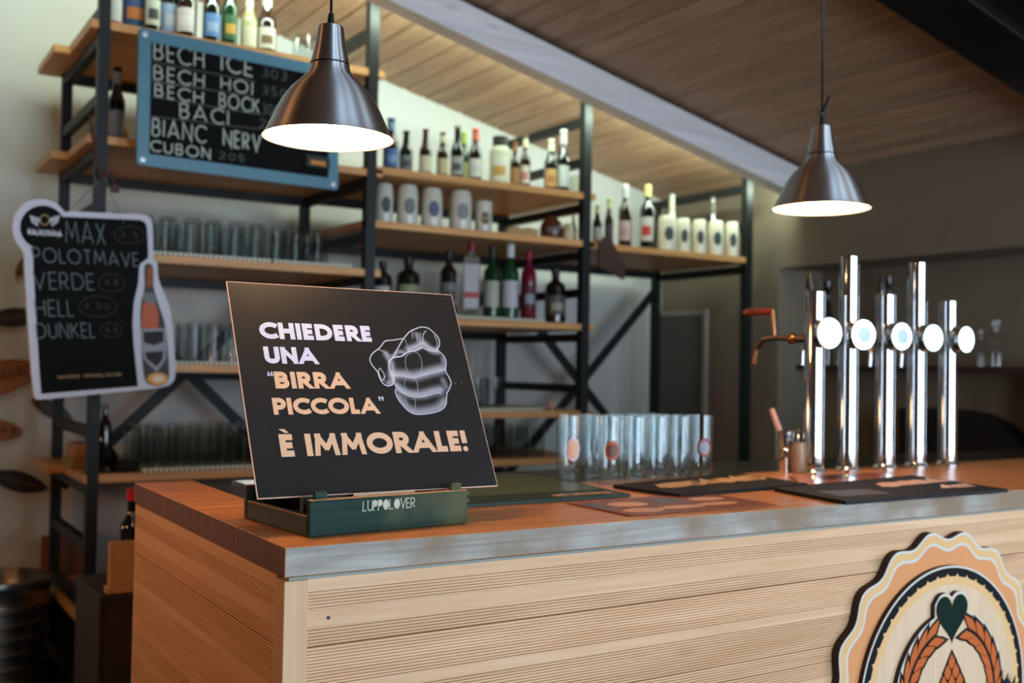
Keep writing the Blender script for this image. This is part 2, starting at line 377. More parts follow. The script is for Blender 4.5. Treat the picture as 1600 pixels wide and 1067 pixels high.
MB().box(-3.2, -3.05, -3.2, 5.2, 0, 4.3).build('wall_left', mat('plaster_brown', (104, 78, 60), .85), kind='structure')
b = MB()
for x0, x1, z0, z1 in ((-3.2, .4, 0, 4.3), (.4, 1.6, 0, .12), (.4, 1.6, 2.7, 4.3), (1.6, 2.25, 0, 4.3), (2.25, 3.45, 0, .12), (2.25, 3.45, 2.7, 4.3), (3.45, 4.9, 0, 4.3)): b.box(x0, x1, -3.0, -2.85, z0, z1)
b.build('wall_front', PLASTER_F, kind='structure')
for n, x0 in ((1, .4), (2, 2.25)):
    b = MB()
    b.box(x0, x0+1.2, -2.84, -2.79, .08, .13); b.box(x0, x0+1.2, -2.84, -2.79, 2.67, 2.72); b.box(x0, x0+.03, -2.84, -2.79, .13, 2.67); b.box(x0+1.17, x0+1.2, -2.84, -2.79, .13, 2.67)
    b.build('window_%d' % n, WHITE, kind='structure')
b = MB()
for a in ((-1.15, -.25, .25, .3), (-1.15, -.25, 2.45, 2.5), (-1.15, -1.1, .3, 2.45), (-.3, -.25, .3, 2.45)): b.box(XW+.1, XW+.15, *a)
b.build('window_3', WHITE, kind='structure')
# ceiling: backing slab with tongue-and-groove planks laid front to back
def slab(mb, x0, x1, y0, y1, dz0, dz1):
    mb.add([(x0, y0, zc(x0)+dz0), (x1, y0, zc(x1)+dz0), (x1, y1, zc(x1)+dz0), (x0, y1, zc(x0)+dz0), (x0, y0, zc(x0)+dz1), (x1, y0, zc(x1)+dz1), (x1, y1, zc(x1)+dz1), (x0, y1, zc(x0)+dz1)],
           [(3, 2, 1, 0), (4, 5, 6, 7), (0, 1, 5, 4), (1, 2, 6, 5), (2, 3, 7, 6), (3, 0, 4, 7)])
b = MB(); slab(b, -3.2, 4.9, -3.2, 5.3, .02, .1); ceil = b.build('ceiling', mat('ceiling_backing', (52, 36, 30), .8), kind='structure')
PW = .116; x = -.6; i = 0
while x < XW:
    x1 = min(x+PW-.003, XW); c = .009
    pr = [(x, zc(x)+.018), (x, zc(x)+c), (x+c, zc(x+c)), (x1-c, zc(x1-c)), (x1, zc(x1)+c), (x1, zc(x1)+.018)]
    MB().prism([(p[0]-x, p[1]-zc(x)) for p in pr], .3, YW).build('ceiling_plank', PLANKW, ceil, loc=(x, 0, zc(x)))
    x += PW
# beam under the ceiling (limed timber), with the LED profile on its back
ZB = 1.388+(3.3487-1.388)*.968
sx = lambda x, z: ZB-SL*x+z
def sloped(mb, x0, x1, y0, y1, d0, d1, base=None):
    base = ZB if base is None else base
    z = lambda x: base-SL*x
    mb.add([(x0, y0, z(x0)+d0), (x1, y0, z(x1)+d0), (x1, y1, z(x1)+d0), (x0, y1, z(x0)+d0), (x0, y0, z(x0)+d1), (x1, y0, z(x1)+d1), (x1, y1, z(x1)+d1), (x0, y1, z(x0)+d1)],
           [(3, 2, 1, 0), (4, 5, 6, 7), (0, 1, 5, 4), (1, 2, 6, 5), (2, 3, 7, 6), (3, 0, 4, 7)])
b = MB(); sloped(b, -3.0, XW, 3.873, 3.97, 0, .142); bm_ = b.build('trim_1', BEAMW, kind='structure')
b = MB(); sloped(b, -3.0, XW, 3.9, 3.96, .142, .2); b.build('shadow_gap_strip', mat('shadow_gap', (30, 24, 22), .8), bm_)  # set-back strip coloured dark as the shade in the gap above the beam
led = MB(); sloped(led, .3, XW-.03, 3.972, 3.984, .03, .055)
tag(led.build('led_profile', mat('led_glow', (230, 255, 215), .5, emit=(225, 255, 205), es=6)), 'slim glowing light strip fixed along the back of the pale beam', 'light strip')
# black steel I-beam nearer the camera
b = MB(); d = -.15
slab(b, -3, XW, 2.10, 2.335, d, d+.012); slab(b, -3, XW, 2.205, 2.225, d+.012, -.012); slab(b, -3, XW, 2.10, 2.335, -.012, 0)
b.build('trim_2', mat('black_steel', (18, 19, 19), .3, 0, coat=.4), kind='structure')
# flush door in the right wall behind the end bay
b = MB(); b.box(XW-.012, XW, 4.72, YW-.002, 0.0, 1.72); d_ = b.build('door_1', mat('door_grey', (92, 86, 80), .5, var=.1, bscale=10), kind='structure')
b = MB(); b.box(XW-.022, XW, 4.69, 4.72, 0, 1.75); b.box(XW-.022, XW, 4.72, YW-.002, 1.72, 1.75); b.build('door_frame', mat('door_frame_pale', (150, 146, 132), .5), d_)

# ------------------------------------------------------------------ bar counter
CX, CY, CZ = .595, 1.591, 1.10
UND = 1.052
ctr = thing('bar_counter', 'bar counter clad in pale ribbed larch boards with a corner post', 'counter', (CX, CY, 0))
XR = XW-.01
levels = [(1.0515, 1.0465, 's')]
# planks: (z_top, z_bot, list of (kind, z0, z1)) kind p plain / r ribbed
PL = [(1.0500, .9397, [('p', 1.0500, 1.0267), ('r', 1.0267, .9966), ('p', .9966, .9667), ('r', .9667, .9407)]),
      (.9390, .8770, [('r', .9390, .8770)]),
      (.8760, .7925, [('p', .8760, .8550), ('r', .8550, .7925)]),
      (.7915, .7600, [('r', .7915, .7600)]),
      (.7590, .6560, [('r', .7590, .7240), ('p', .7240, .7000), ('r', .7000, .6560)]),
      (.6550, .5600, [('r', .6550, .6200), ('p', .6200, .5950), ('r', .5950, .5600)]),
      (.5590, .4700, [('p', .5590, .5300), ('r', .5300, .4700)]),
      (.4690, .3600, [('p', .4690, .4400), ('r', .4400, .3600)]),
      (.3590, .2400, [('p', .3590, .3300), ('r', .3300, .2400)]),
      (.2390, .1200, [('p', .2390, .2100), ('r', .2100, .1200)]), (.1190, .0000, [('p', .1190, 0)])]
def clad_profile(pl):
    pts = []; D = .0036
    for k, a, z in pl[2]:
        if k == 'p': pts += [(0, a), (0, z)]
        else:
            n = max(1, round((a-z)/.0051)); h = (a-z)/n
            for i in range(n):
                t = a-i*h; pts += [(D, t), (D, t-h*.22), (0, t-h*.32), (0, t-h*.95)]
            pts.append((D, z))
    return pts
for pl in PL:
    pr = clad_profile(pl)
    T = .016
    # front board: runs along x
    x0, x1 = .040, XR-CX
    P = [(x0, .0+d, z) for d, z in pr]+[(x1, .0+d, z) for d, z in pr]; n = len(pr)
    m_ = MB(); m_.add(P, [(i, i+1, n+i+1, n+i) for i in range(n-1)]); 
    m_.add([(x0, T, pl[0]), (x1, T, pl[0]), (x1, T, pl[1]), (x0, T, pl[1]), (x0, 0, pl[0]), (x1, 0, pl[0]), (x1, 0, pl[1]), (x0, 0, pl[1])], [(0, 1, 2, 3), (0, 4, 5, 1), (3, 2, 6, 7), (0, 3, 7, 4), (1, 5, 6, 2)])
    m_.flat = True
    m_.build('cladding_board', CLADW, ctr, loc=(0, .003, 0))
    y0, y1 = .045, 1.0
    P = [(d, y0, z) for d, z in pr]+[(d, y1, z) for d, z in pr]
    m_ = MB(); m_.add(P, [(n+i, n+i+1, i+1, i) for i in range(n-1)])
    m_.add([(T, y0, pl[0]), (T, y1, pl[0]), (T, y1, pl[1]), (T, y0, pl[1]), (0, y0, pl[0]), (0, y1, pl[0]), (0, y1, pl[1]), (0, y0, pl[1])], [(3, 2, 1, 0), (1, 5, 4, 0), (7, 6, 2, 3), (4, 7, 3, 0), (2, 6, 5, 1)])
    m_.flat = True
    m_.build('cladding_board', CLADS, ctr, loc=(.003, 0, 0))
MB().box(0, .040, 0, .045, 0, 1.047, .001).build('corner_post', POSTW, ctr)
MB().box(.02, XR-CX, .022, .6, .02, 1.048).build('carcass', mat('carcass_dark', (40, 28, 22), .8), ctr)
MB().box(.02, .12, .6, .99, .02, 1.048).build('carcass', MATS['carcass_dark'], ctr)
MB().box(.008, XR-CX, .002, .03, 1.0475, 1.0525).build('edge_trim', mat('grey_strip', (128, 132, 122), .45), ctr, label='slim grey-green strip under the worktop edge')  # thin trim below the front edge, grey-green in its own colour
# small screw holes and staples on the boards
h_ = MB()
for px, py in ((513, 965), ): p = aty(px, py, CY+.003); h_.lathe([(1e-4, -.0006), (.0032, -.0006), (.0032, 0)], 10, (p[0]-CX, p[1]-CY, p[2]), axis='y')
h_.build('screw_hole', BLACK, ctr)

top = thing('bar_worktop', 'thick oiled reddish wood worktop with greyed front edge on the bar counter', 'worktop', (CX, CY, 0))
def plank_top(x0, x1, y0, y1, left=False, mt=TOPW):
    return MB().box(x0-CX, x1-CX, y0-CY, y1-CY, 1.0535, CZ, .0012).build('worktop_board', mt, top)
YB = 2.19
def board(x0, x1, y0, y1, front=False):
    o = plank_top(x0, x1, y0, y1)
    me = o.data; me.materials.append(EDGEW); me.materials.append(SIDEW)
    for p in me.polygons:
        if front and p.normal.y < -.9: p.material_index = 1
        if p.normal.x < -.9: p.material_index = 2
board(CX, XR, CY, 1.834, True)
board(CX, XR, 1.8355, 2.1)
board(CX, .731, 2.1015, 2.318); board(CX, .731, 2.3195, 2.593)
board(.7325, XR, 2.1015, YB)
# dark steel work surface behind the bar top, with a sink tray
bk = thing('back_worktop', 'dark steel work surface behind the wooden bar top', 'work surface', (.74, YB+.003, 0))
MB().box(0, XR-.74, 0, .42, 1.055, 1.085, .002).build('steel_top', mat('dark_steel', (74, 78, 70), .28, .8), bk)
MB().box(.02, XR-.76, .02, .38, 0.0, 1.055).build('cabinet', MATS['carcass_dark'], bk)
p = atz(330, 765, 1.086)
t = thing('drip_tray', 'shallow steel tray lying behind the bar top near the green crate', 'tray', (.95, 2.40, 1.0855))
MB().box(-.14, .16, -.13, .14, 0, .004).build('tray_base', mat('tray_steel', (150, 140, 128), .25, 1), t)
m_ = MB()
for a in ((-.14, .16, -.13, -.125), (-.14, .16, .135, .14), (-.14, -.135, -.125, .135), (.155, .16, -.125, .135)): m_.box(*a, .004, .016)
m_.build('tray_rim', MATS['tray_steel'], t)

# ------------------------------------------------------------------ round emblem on the counter front
em = thing('round_emblem', 'round layered plywood emblem with heart and hop wreath on the counter front', 'emblem', (2.208, CY+.0025, .635))
def ring_pts(r, n=96, amp=0, k=18, ph=0, sx_=1): return [((r+amp*math.cos(k*(a-ph)))*math.cos(a)*sx_, (r+amp*math.cos(k*(a-ph)))*math.sin(a)) for a in (2*PI*i/n for i in range(n))]
def disc(mb, poly, y0, y1):
    n = len(poly); mb.add([(p[0], y0, p[1]) for p in poly]+[(p[0], y1, p[1]) for p in poly]+[(0, y1, 0)], [(i, (i+1) % n, n+(i+1) % n, n+i) for i in range(n)]+[(n+i, n+(i+1) % n, 2*n) for i in range(n)])
def layer(name, polyA, y0, y1, side, face, parent):
    """plate whose sawn edge is dark and whose face is another colour"""
    m = MB(); n = len(polyA)
    m.add([(p[0], y0, p[1]) for p in polyA]+[(p[0], y1, p[1]) for p in polyA], [(i, (i+1) % n, n+(i+1) % n, n+i) for i in range(n)])
    m.add([(p[0], y1, p[1]) for p in polyA]+[(0, y1, 0)], [(i, (i+1) % n, n) for i in range(n)])
    o = m.build(name, side, parent); o.data.materials.append(face)
    for p in o.data.polygons:
        if abs(p.normal.y) > .9: p.material_index = 1
    return o
def band(name, A, B, y, mt, parent):
    n = len(A); m = MB(); m.add([(p[0], y, p[1]) for p in A]+[(p[0], y, p[1]) for p in B], [(i, (i+1) % n, n+(i+1) % n, n+i) for i in range(n)]); m.flat = True
    return m.build(name, mt, parent)
BURN = mat('burnt_edge', (58, 32, 20), .7); EWHITE = mat('emblem_white', (205, 200, 190), .75, spec=.15); ETAN = mat('emblem_tan', (220, 176, 122), .75, spec=.15, var=.06); EOR = mat('emblem_orange', (214, 146, 96), .75, spec=.15, var=.05)
ECREAM = wood('emblem_cream', (206, 172, 136), (220, 188, 152), 'z', .5, rnd=0); EDARK = mat('emblem_dark', (24, 24, 25), .75, spec=.15); ERED = mat('emblem_rust', (188, 96, 48), .75, spec=.15); EGREEN = mat('emblem_green', (12, 34, 26), .75, spec=.15)
ph = math.radians(97)
S = lambda r, a: ring_pts(r, 288, a, 18, ph)
lay = layer('scalloped_plate', S(.376, .010), 0, -.020, BURN, EWHITE, em)
band('tan_band', S(.370, .0097), S(.352, .009), -.0203, ETAN, lay); band('orange_band', S(.345, .009), ring_pts(.29, 288), -.0203, EOR, lay)
lay2 = layer('ring_plate', ring_pts(.305, 128), -.020, -.032, BURN, EWHITE, em)
band('dark_band', ring_pts(.300, 288), [(r*math.cos(a), r*math.sin(a)) for a, r in ((2*PI*i/288, .280 if (i % 6) not in (0, ) else .287) for i in range(288))], -.0323, EDARK, lay2)
band('tan_band', [(r*math.cos(a), r*math.sin(a)) for a, r in ((2*PI*i/288, .280 if (i % 6) not in (0, ) else .287) for i in range(288))], ring_pts(.262, 288), -.0323, ETAN, lay2)
band('cream_band', ring_pts(.262, 128), ring_pts(.12, 128), -.0323, ECREAM, lay2)
# wreath plate outline with heart bumps
def wreath_outline(e=0):
    out = []
    for i in range(160):
        a = 2*PI*i/160; d = math.degrees(a)
        r = .203
        dd = d-90
        if abs(dd) < 17: r = .247-.012*(math.exp(-(dd/2.5)**2))-.02*max(0, abs(dd)-10)/7
        out.append(((r+e)*math.cos(a), (r+e)*math.sin(a)))
    return out
lay3 = layer('wreath_plate', wreath_outline(), -.032, -.044, BURN, EWHITE, em)
band('cream_band', wreath_outline(-.005), ring_pts(.001, 160), -.0443, ECREAM, lay3)
ht = []
for i in range(48):
    t = 2*PI*i/48; hx = 16*math.sin(t)**3; hz = 13*math.cos(t)-5*math.cos(2*t)-2*math.cos(3*t)-math.cos(4*t)
    ht.append((hx*.0037, .195+(hz if hz > 0 else hz*1.12)*.0037))
m = MB(); n = len(ht); m.add([(p[0], -.0447, p[1]) for p in ht]+[(0, -.0447, .2)], [(i, (i+1) % n, n) for i in range(n)]); m.flat = True
m.build('green_heart', EGREEN, em)
lf = [(0, -.5), (.16, -.2), (.2, .1), (.1, .35), (0, .56), (-.1, .3), (-.16, 0), (-.12, -.25)]
def leaf(cx, cz, ang, s, y, mtk):
    k, mt = mtk; m = MB(); ca, sa = math.cos(ang), math.sin(ang)
    P = [(cx+(p[0]*ca-p[1]*sa)*s*k, y, cz+(p[0]*sa+p[1]*ca)*s*k) for p in lf]+[(cx, y, cz)]
    m.add(P, [(i, (i+1) % 8, 8) for i in range(8)]); m.flat = True; return m
blk = MB(); blk.flat = True
for sd in (-1, 1):
    for i in range(11):
        a = math.radians(90+sd*(24+i*13.5)); 
        for rr, tilt in ((.178, .38), (.152, -.42)):
            cx, cz = rr*math.cos(a), rr*math.sin(a); ang = a-PI/2+sd*(-PI/2)+PI+sd*tilt*1.0
            ang = a + (PI/2 if sd < 0 else -PI/2) - PI/2 + sd*tilt
            L1 = leaf(cx, cz, ang, .074, -.0446, (1.26, EDARK)); blk.add(L1.v, L1.f)
            leaf(cx, cz, ang, .074, -.0449, (.86, ERED)).build('wreath_leaf', ERED, em)
    for i in range(26):
        a = math.radians(90+sd*(20+i*5.7)); a2 = math.radians(90+sd*(20+(i+1)*5.7))
        blk.add([(.161*math.cos(a), -.0452, .161*math.sin(a)), (.169*math.cos(a), -.0452, .169*math.sin(a)), (.169*math.cos(a2), -.0452, .169*math.sin(a2)), (.161*math.cos(a2), -.0452, .161*math.sin(a2))], [(0, 1, 2, 3)])
blk.build('wreath_outline', EDARK, em)
hop = MB(); hop.flat = True; hp2 = MB(); hp2.flat = True
rows = [(.085, 0), (.062, -.5), (.062, .5), (.038, -1), (.038, 0), (.038, 1), (.012, -1.5), (.012, -.5), (.012, .5), (.012, 1.5), (-.016, -1), (-.016, 0), (-.016, 1), (-.044, -.5), (-.044, .5), (-.066, 0)]
for z, k in rows:
    for s, y, M_ in ((.034, -.0447, hop), (.0215, -.0450, hp2)):
        P = [(k*.03, y, z+s*.9), (k*.03+s*.62, y, z), (k*.03+s*.35, y, z-s*.55), (k*.03, y, z-s*.8), (k*.03-s*.35, y, z-s*.55), (k*.03-s*.62, y, z)]
        M_.add(P, [(5, 4, 3, 2, 1, 0)])
hop.build('hop_cone_outline', EDARK, em); hp2.build('hop_cone', ERED, em)
q = MB(); q.flat = True
for c_ in ((.205, .01), (.235, .0)): q.add([(c_[0]-.016, -.0455, c_[1]-.02), (c_[0]-.014, -.0455, c_[1]+.016), (c_[0], -.0455, c_[1]+.002), (c_[0]+.016, -.0455, c_[1]+.022), (c_[0]+.014, -.0455, c_[1]-.02)], [(4, 3, 2, 1, 0)])
q.build('banner_letter', EDARK, em)

# ------------------------------------------------------------------ shelving
PX = [(.772, .812), (1.855, 1.899), (2.985, 3.029), (4.058, 4.102)]
FY = 4.10; BYK = 4.84
shv = thing('shelving_unit', 'tall dark steel shelving with pine boards along the back wall', 'shelving', (0, 0, 0))
for i, (a, c) in enumerate(PX):
    ztf = zc(a)-.02
    MB().add([(a, FY-.004, 0), (c, FY-.004, 0), (c, FY+.04, 0), (a, FY+.04, 0), (a, FY-.004, zc(a)-.01), (c, FY-.004, zc(c)-.01), (c, FY+.04, zc(c)-.01), (a, FY+.04, zc(a)-.01)],
             [(3, 2, 1, 0), (4, 5, 6, 7), (0, 1, 5, 4), (1, 2, 6, 5), (2, 3, 7, 6), (3, 0, 4, 7)]).build('post', STEEL, shv)
    tp = [2.72, 2.82, 2.60, 2.385][i]; MB().box(a, c, BYK, BYK+.044, 0, tp).build('post', STEEL, shv)
    # depth rails
    if i == 0: zz = [2.70, 2.60, 2.375, 2.18, 1.97, 1.76, 1.56, 1.35, 1.14, .93, .72, .5, .2]
    else: zz = [tp]+([2.40] if i == 2 else [2.58] if i == 1 else [])+[2.18, 1.95, 1.77, 1.555, 1.31, .93, .6, .2]
    for z in zz:
        if (i == 3 and z < 1.9) or (i == 2 and z < 1.2): continue
        MB().box(a+.004, c-.004, FY+.04, BYK, z-.04, z).build('depth_rail', STEEL, shv)
def shelf_board(i, z, th=.03, left=0, right=0):
    jog = left and z > .9
    x0 = PX[i][0]-left; x1 = PX[i+1][1]+right
    poly = [(x0, FY), (x1, FY), (x1, 4.93)]
    if jog: poly += [(x0-.06, 4.93), (x0-.06, 4.52), (x0, 4.52)]
    else: poly += [(x0, 4.93)]
    o = MB().prism(poly, z-th, z, 'xy').build('shelf_board', SHELFW, shv)
    MB().box(PX[i][1], PX[i+1][0], BYK, BYK+.03, z-th-.04, z-th).build('cross_rail', STEEL, shv)
for z in (2.64, 2.215, 1.79, 1.376, .967, .45): shelf_board(0, z, left=.028 if z > 2 else .01, right=.03)
for z in (2.23, 2.0, 1.60, 1.186, .967): shelf_board(1, z, right=.03)
for z in (1.995, ): shelf_board(2, z)
shelf_board(2, .6)
def xbrace(i, zc_, hz):
    a = PX[i][1]; c = PX[i+1][0]
    MB().bar((a, BYK+.02, zc_-hz), (c, BYK+.02, zc_+hz), .05, .012).build('brace', STEEL, shv)
    MB().bar((a, BYK+.034, zc_+hz), (c, BYK+.034, zc_-hz), .05, .012).build('brace', STEEL, shv)
xbrace(2, 1.31, .53); xbrace(0, 1.345, .5)
MB().bar((1.90, BYK+.02, .75), (2.98, BYK+.02, 1.85), .05, .012).build('brace', STEEL, shv)

# ------------------------------------------------------------------ pendant lamps
def pendant(px, yy, cable_knot, label, group):
    c = aty(px, 216 if px < 900 else 326, 1.9); x, z = c[0], c[2]
    t = thing('pendant_lamp', label, 'lamp', (x, 1.9, z), 0, group)
    r0 = .125
    cone = [(.0235, .214), (.0245, .2135), (.030, .175), (.0375, .143)]
    MB().lathe([(1e-4, .216), (.022, .216)]+cone, 48).build('lamp_neck', ALU, t)
    MB().lathe([(.036, .143), (.0358, .1395)], 48).build('seam_ring', BLACK, t)
    dome = [(.0375, .1395), (.039, .13), (.044, .121), (.056, .109), (.073, .093), (.087, .074), (.099, .052), (.110, .028), (.119, .008), (.124, 0), (.1255, -.0015)]
    MB().lathe(dome, 64).build('lamp_shade', ALU, t, label='brushed metal bell shade')
    inner = [(.1253, -.0012), (.1225, 0), (.1175, .008), (.1085, .027), (.0975, .051), (.0855, .0725), (.0715, .0915), (.0545, .107), (.040, .12), (.02, .122), (1e-4, .122)]
    MB().lathe(inner, 48).build('shade_lining', mat('lamp_white', (250, 246, 240), .5), t, label='white inside of the shade')
    MB().lathe([(1e-4, -.012)]+[(.05*math.sin(PI*k/14), .038-.05*math.cos(PI*k/14)) for k in range(1, 11)]+[(.018, .083), (.014, .1), (.014, .122)], 32).build('bulb', mat('bulb_glow', (255, 240, 215), .5, emit=(255, 205, 150), es=LAMP_E), t)
    MB().lathe([(.007, .216), (.007, .222), (.005, .24), (1e-4, .24)], 16).build('cord_grip', BLACK, t)
    cb = MB(); cb.tube((0, 0, .235), (-.003, 0, zc(x)-z), .0028, 8); cb.build('cable', BLACK, t)
    MB().lathe([(.04, zc(x)-z+.01), (.04, zc(x)-z-.02), (1e-4, zc(x)-z-.025)], 24).build('ceiling_rose', BLACK, t)
    if cable_knot:
        k = MB(); k.path([(-.012, 0, .252), (0, -.003, .244), (.006, 0, .262), (.014, 0, .275), (.026, 0, .298)], .0035, 8); k.ball((0, 0, .25), .008, 8); k.build('cable_knot', BLACK, t)
    return t
pendant(513, 216, False, 'brushed metal pendant lamp over the black sign, the nearer of two', 'pendant lamps over the bar')
pendant(1283, 326, True, 'brushed metal pendant lamp over the beer taps, cable knotted above it', 'pendant lamps over the bar')

# ------------------------------------------------------------------ black sign and its crate
def frame_obj(name, label, cat, org, psi, th, roll=0):
    o = thing(name, label, cat)
    u = Vector((math.cos(psi), math.sin(psi), 0)); nb = Vector((-math.sin(psi), math.cos(psi), 0)); v = Vector((0, 0, math.cos(th)))+nb*math.sin(th)
    u2 = u*math.cos(roll)+v*math.sin(roll); v2 = v*math.cos(roll)-u*math.sin(roll); n = u2.cross(v2)*-1
    o.matrix_world = Matrix(((u2.x, n.x, v2.x, org[0]), (u2.y, n.y, v2.y, org[1]), (u2.z, n.z, v2.z, org[2]), (0, 0, 0, 1)))
    O = np.array(org); U = np.array(u2); V = np.array(v2); N = np.array(n)
    def uv(px, py):
        r = ray(px, py); t = ((O-EYE)@N)/(r@N); p = EYE+t*r-O; return float(p@U), float(p@V)
    return o, uv
sign, suv = frame_obj('bar_sign', 'black lettered sign with a pointing hand, propped in the green crate', 'sign', (.590, 1.711, 1.1625), .012, .474)
SW, SH = .470, .418
sb = MB().box(0, SW, .0, .0035, 0, SH).build('sign_panel', mat('sign_black', (33, 33, 33), .34, spec=.5, bump=.02, bscale=4), sign)
sb.data.materials.append(mat('sign_edge', (236, 196, 176), .5))
for p in sb.data.polygons:
    if abs(p.normal.y) < .5: p.material_index = 1
eb = MB()
for a in ((0, SW, 0, .0012), (0, SW, SH-.0008, SH), (0, .0012, 0, SH), (SW-.0008, SW, 0, SH)): eb.box(a[0], a[1], -.0003, .0, a[2], a[3])
eb.build('sign_edge', MATS['sign_edge'], sign)
MB().bar((SW*.45, .016, .2), (SW*.45, .154, .030), .02, .006, 'yz').build('prop', mat('prop_wood', (120, 84, 50), .6), sign)
F = lambda u, v: (u, -.0006, v)
def sline(name, s, pl, pr, ht_, t, mt, gap, extra=None):
    """pl: px of baseline left, pr: px of baseline right; ht_ px of the cap top at the left"""
    a = suv(*pl); c = suv(*pr); h = suv(*ht_)[1]-a[1]; m = MB(); m.flat = True
    text_at(m, s, a[0], (a[1]+c[1])/2, h, c[0]-a[0], t*h, F, gap)
    if extra: extra(m, a, h)
    return m.build(name, mt, sign)
LIL = mat('print_lilac', (206, 208, 226), .45); TAN = mat('print_tan', (226, 182, 146), .45)
Z = lambda x, y: (340+x/2.426, 420+y/2.426)
sline('lettering', 'CHIEDERE', Z(163, 266), Z(587, 276), Z(160, 203), .275, LIL, .11)
sline('lettering', 'UNA', Z(182, 361), Z(382, 360), Z(176, 297), .275, LIL, .11)
sline('lettering', 'BIRRA', Z(221, 456), Z(500, 453), Z(215, 392), .275, TAN, .11)
sline('lettering', 'PICCOLA', Z(214, 554), Z(614, 549), Z(207, 490), .27, TAN, .07)
def accent(m, a, h):
    m.add([F(a[0]+.03*h, a[1]+1.24*h), F(a[0]+.28*h, a[1]+1.24*h), F(a[0]+.46*h, a[1]+1.06*h), F(a[0]+.28*h, a[1]+1.06*h)], [(0, 1, 2, 3)])
GL['!'] = (.0, [[(0, .34), (0, 1)]])
def acc2(m, a, h):
    accent(m, a, h)
    e = suv(*Z(940, 682)); m.add([F(e[0]+.13*h*math.cos(k*PI/6), e[1]+.13*h*math.sin(k*PI/6)) for k in range(12)], [tuple(range(12))])
sline('lettering', 'E IMMORALE!', Z(243, 714), Z(952, 690), Z(232, 628), .27, TAN, .09, acc2)
qm = MB(); qm.flat = True
for cx, cy, fl_ in ((193, 402, 1), (205, 402, 1), (613, 489, -1), (624, 489, -1)):
    c_ = suv(*Z(cx, cy)); r = .0026
    qm.add([F(c_[0]+r*math.cos(k*PI/5), c_[1]+r*math.sin(k*PI/5)) for k in range(10)], [tuple(range(10))])
    qm.add([F(c_[0]-fl_*r, c_[1]), F(c_[0]-fl_*r*.2, c_[1]+fl_*r*2.6), F(c_[0]+fl_*r*.6, c_[1]+fl_*r*2.2), F(c_[0]+fl_*r*.2, c_[1])], [(0, 1, 2, 3)])
qm.build('quotation_marks', LIL, sign)
